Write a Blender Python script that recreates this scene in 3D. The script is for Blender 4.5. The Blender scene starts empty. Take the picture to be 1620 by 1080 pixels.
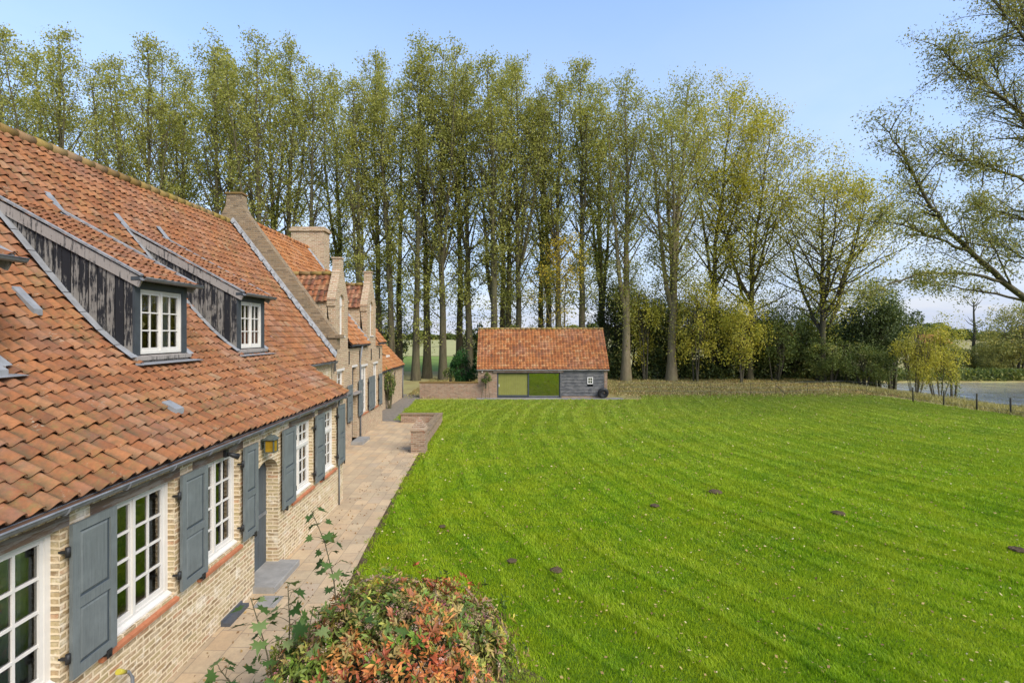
import bpy, bmesh, math, random
import numpy as np
from mathutils import Vector, Matrix
C = bpy.context.scene
COL = C.collection
R = math.radians
# ---------------------------------------------------------------- camera
H = 4.3
cam = bpy.data.objects.new('camera', bpy.data.cameras.new('camera'))
COL.objects.link(cam)
cam.location = (0, 0, H)
cam.rotation_euler = (R(90), 0, 0)
cam.data.lens = 18.0
cam.data.sensor_width = 36.0
cam.data.shift_x = 15 / 1620
cam.data.shift_y = -13 / 1620
cam.data.clip_end = 3000
C.camera = cam
# ---------------------------------------------------------------- sky, sun, exposure
SUN_EL, SUN_AZ = 40.0, 136.0        # azimuth from +Y towards +X
w = bpy.data.worlds.new('World'); C.world = w; w.use_nodes = True
nt = w.node_tree; nt.nodes.clear()
def wn(t, **k):
    n = nt.nodes.new(t)
    for a, b in k.items(): setattr(n, a, b)
    return n
wo = wn('ShaderNodeOutputWorld'); bg = wn('ShaderNodeBackground'); bg.inputs['Strength'].default_value = 0.14
sky = wn('ShaderNodeTexSky', sky_type='NISHITA', sun_disc=False, sun_elevation=R(SUN_EL), sun_rotation=R(SUN_AZ))
sky.air_density = 1.0; sky.dust_density = 0.6; sky.ozone_density = 3.2
tc = wn('ShaderNodeTexCoord'); sp = wn('ShaderNodeSeparateXYZ'); nt.links.new(tc.outputs['Generated'], sp.inputs[0])
zc = wn('ShaderNodeMath', operation='MAXIMUM'); nt.links.new(sp.outputs[2], zc.inputs[0]); zc.inputs[1].default_value = 0.0
za = wn('ShaderNodeMath', operation='ADD'); nt.links.new(zc.outputs[0], za.inputs[0]); za.inputs[1].default_value = 0.16
dv = wn('ShaderNodeVectorMath', operation='DIVIDE'); cb = wn('ShaderNodeCombineXYZ')
for i in range(3): nt.links.new(za.outputs[0], cb.inputs[i])
nt.links.new(tc.outputs['Generated'], dv.inputs[0]); nt.links.new(cb.outputs[0], dv.inputs[1])
nz = wn('ShaderNodeTexNoise'); nz.inputs['Scale'].default_value = 1.1; nz.inputs['Detail'].default_value = 7; nz.inputs['Roughness'].default_value = 0.55
nt.links.new(dv.outputs[0], nz.inputs['Vector'])
rp = wn('ShaderNodeValToRGB'); rp.color_ramp.elements[0].position = 0.36; rp.color_ramp.elements[1].position = 0.62
nt.links.new(nz.outputs[0], rp.inputs[0])
band = wn('ShaderNodeMapRange'); band.inputs[1].default_value = 0.62; band.inputs[2].default_value = 0.03; band.inputs[3].default_value = 0.0; band.inputs[4].default_value = 0.93
nt.links.new(sp.outputs[2], band.inputs[0])
ml = wn('ShaderNodeMix', data_type='RGBA'); nt.links.new(rp.outputs[0], ml.inputs[0]); ml.inputs[6].default_value = (1.22, 1.50, 2.22, 1); ml.inputs[7].default_value = (1.85, 1.92, 2.25, 1)
mx = wn('ShaderNodeMix', data_type='RGBA'); nt.links.new(band.outputs[0], mx.inputs[0]); nt.links.new(sky.outputs[0], mx.inputs[6])
nt.links.new(ml.outputs[2], mx.inputs[7])
nt.links.new(mx.outputs[2], bg.inputs[0]); nt.links.new(bg.outputs[0], wo.inputs[0])
sun = bpy.data.lights.new('sun', 'SUN'); sun.energy = 1.7; sun.angle = R(32); sun.color = (1.0, 0.93, 0.83)
so = bpy.data.objects.new('sun', sun); COL.objects.link(so)
sd = Vector((math.sin(R(SUN_AZ)) * math.cos(R(SUN_EL)), math.cos(R(SUN_AZ)) * math.cos(R(SUN_EL)), math.sin(R(SUN_EL))))
so.rotation_euler = sd.to_track_quat('Z', 'Y').to_euler(); so.location = sd * 60
C.view_settings.view_transform = 'Standard'; C.view_settings.look = 'None'
C.view_settings.exposure = 1.45; C.view_settings.gamma = 1.0; C.view_settings.use_curve_mapping = False
C.render.engine = 'CYCLES'
C.cycles.max_bounces = 6; C.cycles.diffuse_bounces = 3; C.cycles.glossy_bounces = 3; C.cycles.transparent_max_bounces = 8
C.cycles.transmission_bounces = 4
# ---------------------------------------------------------------- materials
class NB:
    """small node-tree writer"""
    def __init__(s, name):
        s.m = bpy.data.materials.new(name); s.m.use_nodes = True; s.t = s.m.node_tree; s.t.nodes.clear()
        s.out = s.n('ShaderNodeOutputMaterial')
    def n(s, typ, inp=None, **k):
        x = s.t.nodes.new(typ)
        for a, b in k.items(): setattr(x, a, b)
        for a, b in (inp or {}).items(): s.put(x, a, b)
        return x
    def put(s, node, key, v):
        i = node.inputs[key]
        if isinstance(v, bpy.types.NodeSocket): s.t.links.new(v, i)
        elif isinstance(v, tuple) and len(v) == 3 and i.type == 'RGBA': i.default_value = (*v, 1)
        else: i.default_value = v
    def noise(s, vec, scale, detail=4, rough=0.55, dim='3D'):
        return s.n('ShaderNodeTexNoise', {'Vector': vec, 'Scale': scale, 'Detail': detail, 'Roughness': rough}).outputs[0]
    def ramp(s, f, stops, interp='LINEAR'):
        r = s.n('ShaderNodeValToRGB', {0: f}); cr = r.color_ramp; cr.interpolation = interp
        while len(cr.elements) < len(stops): cr.elements.new(0.5)
        for e, (p, c) in zip(cr.elements, stops):
            e.position = p; e.color = (*c, 1) if isinstance(c, tuple) else (c, c, c, 1)
        return r.outputs[0]
    def mix(s, f, a, b, mode='MIX'):
        x = s.n('ShaderNodeMix', data_type='RGBA', blend_type=mode)
        s.put(x, 0, f); s.put(x, 6, a); s.put(x, 7, b); return x.outputs[2]
    def math(s, op, a, b=0.0):
        x = s.n('ShaderNodeMath', operation=op); s.put(x, 0, a); s.put(x, 1, b); return x.outputs[0]
    def mapv(s, vec, scale=(1, 1, 1), loc=(0, 0, 0), rot=(0, 0, 0)):
        return s.n('ShaderNodeMapping', {'Vector': vec, 'Scale': scale, 'Location': loc, 'Rotation': rot}).outputs[0]
    def pos(s): return s.n('ShaderNodeNewGeometry').outputs['Position']
    def uv(s): return s.n('ShaderNodeUVMap').outputs[0]
    def attr(s, name): return s.n('ShaderNodeAttribute', attribute_name=name)
    def bump(s, h, strength=0.4, dist=0.01): return s.n('ShaderNodeBump', {'Height': h, 'Strength': strength, 'Distance': dist}).outputs[0]
    def pbr(s, col, rough=0.8, normal=None, spec=0.3, metal=0.0):
        p = s.n('ShaderNodeBsdfPrincipled', {'Base Color': col, 'Roughness': rough, 'Metallic': metal, 'Specular IOR Level': spec})
        if normal is not None: s.put(p, 'Normal', normal)
        s.t.links.new(p.outputs[0], s.out.inputs[0]); return p

def m_plain(name, col, rough=0.6, var=0.18, scale=9.0, spec=0.35, bump=0.15, metal=0.0):
    b = NB(name); p = b.pos(); n = b.noise(p, scale, 6, 0.65)
    lo = tuple(c * (1 - var) for c in col); hi = tuple(min(1, c * (1 + var)) for c in col)
    b.pbr(b.ramp(n, [(0.3, lo), (0.7, hi)]), rough, b.bump(b.noise(p, scale * 8, 4), bump, 0.004), spec, metal); return b.m

def m_brick(name, stops, mortar, smear=0.35, bw=0.205, bh=0.066, mw=0.011, stain=(0.10, 0.08, 0.05), stainamt=0.5, rot=0.0, smear_col=None):
    b = NB(name); uv = b.uv()
    if rot: uv = b.mapv(uv, rot=(0, 0, rot))
    wob = b.n('ShaderNodeTexNoise', {'Vector': uv, 'Scale': 9.0, 'Detail': 3}).outputs['Color']
    off = b.n('ShaderNodeVectorMath', {0: wob, 1: (0.5, 0.5, 0.5)}, operation='SUBTRACT').outputs[0]
    off = b.n('ShaderNodeVectorMath', {0: off, 1: (0.034, 0.026, 0.0)}, operation='MULTIPLY').outputs[0]
    v = b.n('ShaderNodeVectorMath', {0: uv, 1: off}, operation='ADD').outputs[0]
    br = b.n('ShaderNodeTexBrick', {'Vector': v, 'Color1': (0, 0, 0), 'Color2': (1, 1, 1), 'Mortar': (0.5, 0.5, 0.5), 'Scale': 1.0, 'Mortar Size': mw, 'Mortar Smooth': 0.35, 'Bias': 0.0, 'Brick Width': bw, 'Row Height': bh})
    br.offset = 0.5
    col = b.ramp(br.outputs[0], stops)
    fine = b.noise(uv, 42, 5, 0.7)
    col = b.mix(0.55, col, b.ramp(fine, [(0.28, 0.35), (0.72, 1.05)]), 'MULTIPLY')
    st = b.ramp(b.noise(uv, 1.7, 6, 0.7), [(0.48, 0.0), (0.75, stainamt)])
    col = b.mix(st, col, stain)
    fac = br.outputs[1]
    sm = b.ramp(b.noise(uv, 5.5, 6, 0.72), [(0.50, 0.0), (0.66, smear)])
    fac2 = b.math('MAXIMUM', fac, sm)
    mcol = b.mix(b.ramp(fine, [(0.3, 0.0), (0.8, 0.6)]), mortar, tuple(c * 0.72 for c in mortar))
    col = b.mix(fac2, col, mcol)
    if smear_col:
        wv = b.ramp(b.noise(b.mapv(uv, loc=(7, 3, 0)), 3.2, 7, 0.75), [(0.53, 0.0), (0.66, 0.85)])
        col = b.mix(wv, col, smear_col)
    hgt = b.math('SUBTRACT', b.math('MULTIPLY', fine, 0.35), fac)
    b.pbr(col, 0.9, b.bump(hgt, 0.7, 0.012), 0.15); return b.m

def m_tiles(name, stops, moss=0.5, dark=0.5, lichen=0.25, pand=0.75, patch=0.42):
    b = NB(name); p = b.pos(); r = b.attr('rnd').outputs['Fac']
    col = b.ramp(r, stops)
    n1 = b.noise(p, 22, 6, 0.7)
    col = b.mix(0.6, col, b.ramp(n1, [(0.3, 0.5), (0.72, 1.0)]), 'MULTIPLY')
    n2 = b.noise(p, 2.3, 7, 0.75); n2b = b.noise(b.mapv(p, loc=(3, 9, 1)), 9.0, 5, 0.7)
    dk = b.math('MULTIPLY', b.ramp(n2, [(0.45, 0.0), (0.7, dark)]), b.ramp(n2b, [(0.35, 0.1), (0.6, 1.0)]))
    col = b.mix(dk, col, (0.07, 0.048, 0.036))
    n3 = b.noise(b.mapv(p, loc=(11, 2, 5)), 1.3, 6, 0.8); n3b = b.noise(b.mapv(p, loc=(1, 7, 5)), 15, 4, 0.7)
    ms = b.math('MULTIPLY', b.ramp(n3, [(0.5, 0.0), (0.68, moss)]), b.ramp(n3b, [(0.42, 0.0), (0.6, 1.0)]))
    col = b.mix(ms, col, (0.17, 0.14, 0.045))
    lc = b.math('MULTIPLY', b.ramp(b.noise(b.mapv(p, loc=(5, 5, 8)), 2.8, 5, 0.8), [(0.6, 0.0), (0.7, 1.0)]), b.ramp(b.noise(p, 34, 3, 0.6), [(0.5, 0.0), (0.58, lichen)]))
    col = b.mix(lc, col, (0.42, 0.38, 0.27))
    pt = b.ramp(b.noise(b.mapv(p, loc=(8, 1, 3)), 0.9, 6, 0.75), [(0.48, 0.0), (0.7, patch)])
    col = b.mix(pt, col, b.mix(r, (0.20, 0.12, 0.09), (0.34, 0.23, 0.18)))
    pan = b.attr('pan').outputs['Fac']
    pd = b.math('MULTIPLY', pan, b.ramp(b.noise(b.mapv(p, loc=(2, 4, 6)), 5.0, 6, 0.75), [(0.38, 0.0), (0.62, pand)]))
    col = b.mix(pd, col, (0.085, 0.065, 0.032))
    b.pbr(col, 0.85, b.bump(b.noise(p, 90, 4), 0.25, 0.004), 0.2); return b.m

def m_leaf(name, stops, transl=0.35, rough=0.6):
    b = NB(name); r = b.attr('rnd').outputs['Fac']; col = b.ramp(r, stops)
    d = b.n('ShaderNodeBsdfPrincipled', {'Base Color': col, 'Roughness': rough, 'Specular IOR Level': 0.25})
    t = b.n('ShaderNodeBsdfTranslucent', {'Color': b.mix(1.0, col, (1.0, 1.0, 0.55), 'MULTIPLY')})
    m = b.n('ShaderNodeMixShader', {0: transl, 1: d.outputs[0], 2: t.outputs[0]})
    b.t.links.new(m.outputs[0], b.out.inputs[0]); return b.m

def m_colleaf(name, transl=0.25):
    b = NB(name); col = b.attr('col').outputs['Color']
    d = b.n('ShaderNodeBsdfPrincipled', {'Base Color': col, 'Roughness': 0.5, 'Specular IOR Level': 0.3})
    t = b.n('ShaderNodeBsdfTranslucent', {'Color': col})
    m = b.n('ShaderNodeMixShader', {0: transl, 1: d.outputs[0], 2: t.outputs[0]})
    b.t.links.new(m.outputs[0], b.out.inputs[0]); return b.m

def m_peel(name, paint, wood, amt=0.5, flat=False, plank=0):
    b = NB(name); uv = b.uv()
    if flat: uv = b.mapv(uv, rot=(0, 0, math.pi / 2))
    n = b.noise(b.mapv(uv, (26, 2.2, 1)), 1.0, 8, 0.75); n2 = b.noise(uv, 2.2, 4, 0.6)
    f = b.math('ADD', n, b.math('MULTIPLY', b.math('SUBTRACT', n2, 0.5), 0.5))
    g = b.noise(b.mapv(uv, (60, 1.5, 1)), 1.0, 4, 0.7)
    if plank:
        u = b.n('ShaderNodeSeparateXYZ', {0: uv}).outputs[0]; cell = b.math('FLOOR', b.math('DIVIDE', b.math('ADD', u, 5.63 + 20 * plank), plank))
        wn_ = b.n('ShaderNodeTexWhiteNoise', {'W': cell}, noise_dimensions='1D').outputs[0]; f = b.math('ADD', f, b.math('MULTIPLY', b.math('SUBTRACT', wn_, 0.5), 0.16))
        lowp = b.n('ShaderNodeMapRange', {0: b.n('ShaderNodeSeparateXYZ', {0: uv}).outputs[1], 1: 3.9, 2: 4.6, 3: 0.06, 4: 0.0}).outputs[0]; f = b.math('ADD', f, lowp)
    wcol = b.mix(g, tuple(c * 0.6 for c in wood), wood)
    mask = b.ramp(f, [(amt - 0.03, 0.0), (amt + 0.03, 1.0)])
    col = b.mix(mask, paint, wcol)
    b.pbr(col, 0.75, b.bump(b.math('SUBTRACT', g, mask), 0.5, 0.006), 0.25); return b.m

def m_paint(name, c):
    b = NB(name); uv = b.uv(); g = b.noise(b.mapv(uv, (55, 2.5, 1)), 1.0, 6, 0.7); big = b.noise(uv, 3.0, 5, 0.7)
    col = b.ramp(g, [(0.3, tuple(x * .78 for x in c)), (0.7, tuple(x * 1.15 for x in c))])
    col = b.mix(b.ramp(big, [(0.45, 0.0), (0.75, 0.5)]), col, tuple(x * 1.55 for x in c))
    chip = b.ramp(b.noise(b.mapv(uv, (14, 5, 1)), 1.0, 7, 0.8), [(0.66, 0.0), (0.71, 0.7)])
    col = b.mix(chip, col, tuple(x * .45 for x in c))
    b.pbr(col, 0.62, b.bump(g, 0.3, 0.004), 0.3); return b.m

def m_glass(name='window glass', tint=(0.80, 0.84, 0.82), floor=0.2):
    b = NB(name)
    fr = b.n('ShaderNodeFresnel', {'IOR': 2.1}).outputs[0]
    fr = b.math('MAXIMUM', fr, floor)
    tr = b.n('ShaderNodeBsdfTransparent', {'Color': tint})
    gl = b.n('ShaderNodeBsdfGlossy', {'Color': (1, 1, 1), 'Roughness': 0.02, 'Normal': b.bump(b.noise(b.pos(), 2.2, 2), 0.12, 0.02)})
    m = b.n('ShaderNodeMixShader', {0: fr, 1: tr.outputs[0], 2: gl.outputs[0]})
    b.t.links.new(m.outputs[0], b.out.inputs[0]); return b.m

def m_paving(name):
    b = NB(name); uv = b.uv()
    br = b.n('ShaderNodeTexBrick', {'Vector': uv, 'Color1': (0, 0, 0), 'Color2': (1, 1, 1), 'Scale': 1.0, 'Mortar Size': 0.006, 'Mortar Smooth': 0.2, 'Bias': 0.0, 'Brick Width': 0.46, 'Row Height': 0.31})
    br.offset = 0.37; br.squash = 0.7; br.squash_frequency = 3
    col = b.ramp(br.outputs[0], [(0.0, (0.33, 0.255, 0.165)), (0.35, (0.39, 0.305, 0.195)), (0.6, (0.45, 0.34, 0.21)), (0.85, (0.41, 0.295, 0.175)), (1.0, (0.36, 0.29, 0.205))])
    col = b.mix(1.0, col, (1.28, 1.25, 1.19), 'MULTIPLY')
    n = b.noise(uv, 2.3, 7, 0.75); col = b.mix(b.ramp(n, [(0.4, 0.0), (0.8, 0.45)]), col, (0.40, 0.25, 0.15))
    n2 = b.noise(uv, 30, 5, 0.7); col = b.mix(0.4, col, b.ramp(n2, [(0.25, 0.55), (0.7, 1.0)]), 'MULTIPLY')
    dirt = b.ramp(b.noise(b.mapv(uv, loc=(4, 1, 0)), 1.1, 7, 0.8), [(0.45, 0.0), (0.8, 0.65)])
    col = b.mix(dirt, col, (0.17, 0.14, 0.10))
    jf = b.math('MULTIPLY', br.outputs[1], b.ramp(b.noise(uv, 3.1, 4, 0.7), [(0.35, 0.25), (0.65, 0.95)]))
    col = b.mix(jf, col, (0.21, 0.16, 0.105))
    b.pbr(col, 0.85, b.bump(b.math('SUBTRACT', b.math('MULTIPLY', n2, 0.3), br.outputs[1]), 0.35, 0.006), 0.2); return b.m

def m_ground(name, stops, scale=1.5, rough=0.95, bump=0.5, big=0.15, bigstops=None):
    b = NB(name); p = b.pos()
    n = b.noise(p, scale, 8, 0.75); col = b.ramp(n, stops)
    if bigstops: col = b.mix(0.6, col, b.ramp(b.noise(p, big, 4, 0.6), bigstops), 'MULTIPLY')
    b.pbr(col, rough, b.bump(b.noise(p, scale * 8, 5, 0.8), bump, 0.03), 0.1); return b.m

def m_grass(name):
    b = NB(name); p = b.pos(); r = b.attr('rnd').outputs['Fac']
    col = b.ramp(r, [(0.0, (0.11, 0.23, 0.004)), (0.45, (0.285, 0.44, 0.008)), (0.8, (0.41, 0.54, 0.016)), (0.93, (0.42, 0.48, 0.05)), (1.0, (0.46, 0.42, 0.13))])
    n = b.noise(p, 0.55, 6, 0.7)
    col = b.mix(b.ramp(n, [(0.40, 0.0), (0.62, 0.9)]), col, b.mix(0.6, col, (0.46, 0.50, 0.02)))
    # patches of duller, drier turf towards the far fence
    sy = b.n('ShaderNodeSeparateXYZ', {0: p}).outputs
    far = b.n('ShaderNodeMapRange', {0: sy[1], 1: 13.0, 2: 34.0, 3: 0.0, 4: 0.75}).outputs[0]
    col = b.mix(b.math('MULTIPLY', far, b.ramp(b.noise(p, 1.3, 5, 0.7), [(0.3, 0.3), (0.7, 1.0)])), col, (0.36, 0.36, 0.08))
    d = b.n('ShaderNodeBsdfPrincipled', {'Base Color': col, 'Roughness': 0.55, 'Specular IOR Level': 0.25})
    t = b.n('ShaderNodeBsdfTranslucent', {'Color': col})
    m = b.n('ShaderNodeMixShader', {0: 0.4, 1: d.outputs[0], 2: t.outputs[0]})
    b.t.links.new(m.outputs[0], b.out.inputs[0]); return b.m

def m_water(name):
    b = NB(name); p = b.pos()
    n = b.math('ADD', b.noise(b.mapv(p, (0.30, 0.42, 1)), 1.0, 3, 0.5), b.math('MULTIPLY', b.noise(b.mapv(p, (1.6, 3.4, 1)), 1.0, 4, 0.6), 0.35))
    b.pbr((0.15, 0.155, 0.15), 0.03, b.bump(n, 0.8, 0.28), 1.0); return b.m

def m_bark(name, a, c, sc=1.0):
    b = NB(name); p = b.n('ShaderNodeTexCoord').outputs['Object']
    n = b.noise(b.mapv(p, (7 * sc, 7 * sc, 1.6 * sc)), 1.0, 7, 0.75); n2 = b.noise(p, 0.5, 4, 0.6)
    col = b.ramp(n, [(0.3, a), (0.7, c)])
    col = b.mix(b.ramp(n2, [(0.4, 0.0), (0.7, 0.5)]), col, (0.10, 0.105, 0.04))
    b.pbr(col, 0.9, b.bump(n, 0.6, 0.03), 0.1); return b.m

M = {}
BR = [(0.0, (0.28, 0.19, 0.10)), (0.16, (0.43, 0.31, 0.16)), (0.32, (0.53, 0.41, 0.23)), (0.5, (0.43, 0.34, 0.17)), (0.66, (0.47, 0.32, 0.18)), (0.8, (0.34, 0.27, 0.16)), (0.92, (0.50, 0.28, 0.15)), (1.0, (0.58, 0.48, 0.31))]
M['brick'] = m_brick('yellow brick with pale lime joints', BR, (0.687, 0.551, 0.362), 0.75, mw=0.014, stainamt=0.30, stain=(0.298, 0.205, 0.093), smear_col=(0.756, 0.670, 0.521))
M['brick_far'] = m_brick('yellow brick of the gabled house', [(0.0, (0.286, 0.190, 0.106)), (0.3, (0.424, 0.290, 0.158)), (0.6, (0.488, 0.360, 0.211)), (0.85, (0.424, 0.240, 0.132)), (1.0, (0.551, 0.420, 0.264))], (0.551, 0.450, 0.317), 0.25, stainamt=0.35, stain=(0.212, 0.150, 0.088))
M['brick_top'] = m_brick('weathered coping brick', [(0.0, (0.168, 0.116, 0.068)), (0.4, (0.269, 0.187, 0.110)), (0.7, (0.314, 0.209, 0.110)), (1.0, (0.370, 0.264, 0.158))], (0.269, 0.209, 0.137), 0.7, bw=0.21, bh=0.066, stainamt=0.5, stain=(0.179, 0.154, 0.084))
M['brick_old'] = m_brick('old brown garden brick', [(0.0, (0.210, 0.130, 0.076)), (0.35, (0.326, 0.200, 0.123)), (0.65, (0.378, 0.260, 0.162)), (0.85, (0.347, 0.170, 0.095)), (1.0, (0.420, 0.310, 0.209))], (0.378, 0.300, 0.218), 0.3, stainamt=0.5, stain=(0.168, 0.120, 0.085))
M['tile_wing'] = m_tiles('weathered clay pantile', [(0.0, (0.244, 0.092, 0.037)), (0.3, (0.301, 0.112, 0.044)), (0.6, (0.340, 0.133, 0.050)), (0.85, (0.384, 0.157, 0.061)), (0.98, (0.357, 0.169, 0.076)), (1.0, (0.332, 0.202, 0.109))], 0.75, 0.7, 0.7, 0.9)
M['tile_house'] = m_tiles('bright clay pantile', [(0.0, (0.315, 0.112, 0.033)), (0.4, (0.404, 0.150, 0.046)), (0.8, (0.464, 0.187, 0.061)), (1.0, (0.419, 0.209, 0.092))], 0.2, 0.25, 0.4)
M['tile_dormer'] = m_tiles('glazed brown pantile', [(0.0, (0.165, 0.056, 0.028)), (0.4, (0.284, 0.094, 0.037)), (0.8, (0.374, 0.134, 0.046)), (1.0, (0.411, 0.195, 0.079))], 0.2, 0.6, 0.6)
M['tile_barn'] = m_tiles('orange barn pantile', [(0.0, (0.246, 0.080, 0.028)), (0.25, (0.353, 0.114, 0.034)), (0.6, (0.435, 0.152, 0.045)), (0.9, (0.493, 0.202, 0.065)), (1.0, (0.510, 0.267, 0.114))], 0.12, 0.4, 0.3)
M['tile_out'] = m_tiles('vivid orange pantile', [(0.0, (0.326, 0.116, 0.037)), (0.5, (0.422, 0.163, 0.048)), (1.0, (0.449, 0.211, 0.075))], 0.55, 0.3, 0.5)
M['ridge'] = m_tiles('ridge tile with yellow lichen', [(0.0, (0.224, 0.136, 0.041)), (0.5, (0.313, 0.218, 0.048)), (1.0, (0.272, 0.163, 0.082))], 0.9, 0.2, 0.3)
M['underlay'] = m_plain('roof underlay', (0.10, 0.06, 0.04), 0.95, spec=0.0)
M['lead'] = m_plain('grey lead flashing', (0.230, 0.230, 0.225), 0.65, 0.25, 5)
M['mortar'] = m_plain('pale mortar fillet', (0.225, 0.221, 0.214), 0.95, 0.45, 9)
M['zinc'] = m_plain('weathered zinc', (0.15, 0.155, 0.16), 0.5, 0.3, 6, 0.4)
M['white'] = m_plain('cream white paint', (0.594, 0.558, 0.495), 0.45, 0.06, 5)
M['peel'] = m_peel('peeling black tarred boards', (0.016, 0.016, 0.018), (0.255, 0.23, 0.195), 0.535, False, 0.135)
M['verge'] = m_peel('weathered grey verge board', (0.05, 0.048, 0.045), (0.34, 0.30, 0.26), 0.42)
M['barnwood'] = m_peel('silvered black barn boards', (0.085, 0.085, 0.085), (0.20, 0.19, 0.175), 0.50, True)
M['charcoal'] = m_plain('charcoal paint', (0.045, 0.052, 0.056), 0.55, 0.2, 6)
M['shutter'] = m_paint('blue grey shutter paint', (0.125, 0.138, 0.131))
M['groove'] = m_plain('dark shutter groove', (0.045, 0.058, 0.066), 0.6, 0.1, 4)
M['door'] = m_paint('slate grey door paint', (0.070, 0.080, 0.084))
M['iron'] = m_plain('black iron', (0.018, 0.018, 0.018), 0.55, 0.2, 10)
M['lintel'] = m_peel('brown oak lintel', (0.13, 0.085, 0.055), (0.24, 0.20, 0.16), 0.52, True)
M['terracotta'] = m_plain('terracotta sill', (0.374, 0.136, 0.061), 0.7, 0.2, 6)
M['bluestone'] = m_plain('grey blue stone', (0.248, 0.235, 0.208), 0.7, 0.2, 5)
M['slate'] = m_plain('dark slate', (0.07, 0.075, 0.082), 0.6, 0.2, 5)
M['glass'] = m_glass()
M['barn_glass'] = m_glass('coated barn glass', (0.7, 0.74, 0.68), 0.5)
M['curtain'] = m_plain('pale curtain', (0.62, 0.59, 0.53), 0.9, 0.1, 4)
M['green_curtain'] = m_plain('lime green boarded panel', (0.200, 0.198, 0.042), 0.65, 0.10, 3)
M['amber'] = m_plain('amber glass', (0.269, 0.160, 0.013), 0.25, 0.25, 14)
M['verdigris'] = m_plain('dark bronze', (0.075, 0.085, 0.07), 0.5, 0.3, 20)
M['yellowplastic'] = m_plain('yellow plastic', (0.385, 0.322, 0.040), 0.45, 0.1, 5)
M['paving'] = m_paving('sandstone paving')
M['gravel'] = m_ground('grey gravel path', [(0.3, (0.125, 0.105, 0.084)), (0.5, (0.203, 0.176, 0.139)), (0.7, (0.265, 0.225, 0.173))], 6.0)
M['soil'] = m_ground('dark soil', [(0.3, (0.05, 0.034, 0.018)), (0.7, (0.13, 0.092, 0.05))], 5.0)
M['ground'] = m_ground('rough grass and leaf litter', [(0.30, (0.200, 0.150, 0.063)), (0.45, (0.288, 0.234, 0.098)), (0.6, (0.312, 0.280, 0.109)), (0.75, (0.237, 0.260, 0.075))], 0.8, bigstops=[(0.35, (0.900, 0.900, 0.805)), (0.65, (1.0, 1.0, 1.0))])
M['lawn'] = m_ground('turf under the grass', [(0.3, (0.06, 0.11, 0.008)), (0.7, (0.11, 0.18, 0.012))], 3.0)
M['meadow'] = m_ground('bright meadow', [(0.3, (0.14, 0.20, 0.035)), (0.7, (0.21, 0.27, 0.055))], 0.4, bump=0.2)
M['field'] = m_ground('pale dry field', [(0.3, (0.27, 0.26, 0.10)), (0.7, (0.38, 0.34, 0.14))], 0.2, bump=0.2)
M['reed'] = m_ground('green bank', [(0.3, (0.07, 0.12, 0.02)), (0.7, (0.14, 0.19, 0.05))], 0.8)
M['water'] = m_water('pond water')
M['concrete'] = m_plain('pale concrete', (0.22, 0.20, 0.17), 0.9, 0.3, 3)
M['grass'] = m_grass('lawn grass')
M['bark'] = m_bark('grey green poplar bark', (0.047, 0.040, 0.023), (0.129, 0.106, 0.061))
M['bark_pale'] = m_bark('pale bark', (0.117, 0.092, 0.053), (0.243, 0.194, 0.115))
M['bark_dark'] = m_bark('dark bark', (0.035, 0.03, 0.022), (0.10, 0.085, 0.06))
M['leaf_poplar'] = m_leaf('poplar leaf', [(0.0, (0.200, 0.222, 0.052)), (0.35, (0.306, 0.315, 0.075)), (0.7, (0.413, 0.394, 0.098)), (0.9, (0.512, 0.462, 0.150)), (1.0, (0.625, 0.567, 0.243))], 0.5)
M['leaf_yellow'] = m_leaf('yellowing leaf', [(0.0, (0.180, 0.207, 0.032)), (0.4, (0.376, 0.358, 0.047)), (0.75, (0.584, 0.497, 0.072)), (1.0, (0.766, 0.620, 0.125))], 0.42)
M['leaf_gold'] = m_leaf('golden leaf', [(0.0, (0.26, 0.20, 0.02)), (0.6, (0.46, 0.34, 0.025)), (1.0, (0.58, 0.42, 0.05))])
M['leaf_dark'] = m_leaf('dark hedge leaf', [(0.0, (0.022, 0.038, 0.008)), (0.5, (0.062, 0.086, 0.019)), (0.9, (0.132, 0.148, 0.031)), (1.0, (0.281, 0.234, 0.072))], 0.2)
M['leaf_mid'] = m_leaf('mid green leaf', [(0.0, (0.061, 0.090, 0.020)), (0.5, (0.131, 0.171, 0.039)), (0.9, (0.246, 0.260, 0.062)), (1.0, (0.456, 0.390, 0.110))])
M['leaf_sallow'] = m_leaf('sallow leaf', [(0.0, (0.026, 0.043, 0.013)), (0.5, (0.074, 0.102, 0.029)), (0.85, (0.156, 0.186, 0.055)), (1.0, (0.300, 0.312, 0.110))], 0.3)
M['dry_grass'] = m_leaf('dry grass blade', [(0.0, (0.189, 0.180, 0.056)), (0.5, (0.377, 0.323, 0.112)), (1.0, (0.580, 0.495, 0.200))], 0.3)
M['leaf_laurel'] = m_leaf('laurel leaf', [(0.0, (0.012, 0.045, 0.008)), (0.6, (0.03, 0.10, 0.016)), (1.0, (0.08, 0.18, 0.035))], 0.2)
M['leaf_willow'] = m_leaf('willow leaf', [(0.0, (0.154, 0.174, 0.048)), (0.5, (0.309, 0.298, 0.078)), (0.85, (0.481, 0.397, 0.096)), (1.0, (0.618, 0.462, 0.096))])
M['leaf_maple'] = m_leaf('young maple leaf', [(0.0, (0.03, 0.065, 0.012)), (0.6, (0.085, 0.145, 0.030)), (1.0, (0.22, 0.26, 0.09))], 0.3, 0.45)
M['colleaf'] = m_colleaf('autumn shrub leaf')
M['brown_litter'] = m_leaf('brown fallen leaf', [(0.0, (0.156, 0.081, 0.033)), (0.4, (0.299, 0.175, 0.061)), (0.8, (0.429, 0.312, 0.110)), (1.0, (0.546, 0.425, 0.187))], 0.1)
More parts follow.
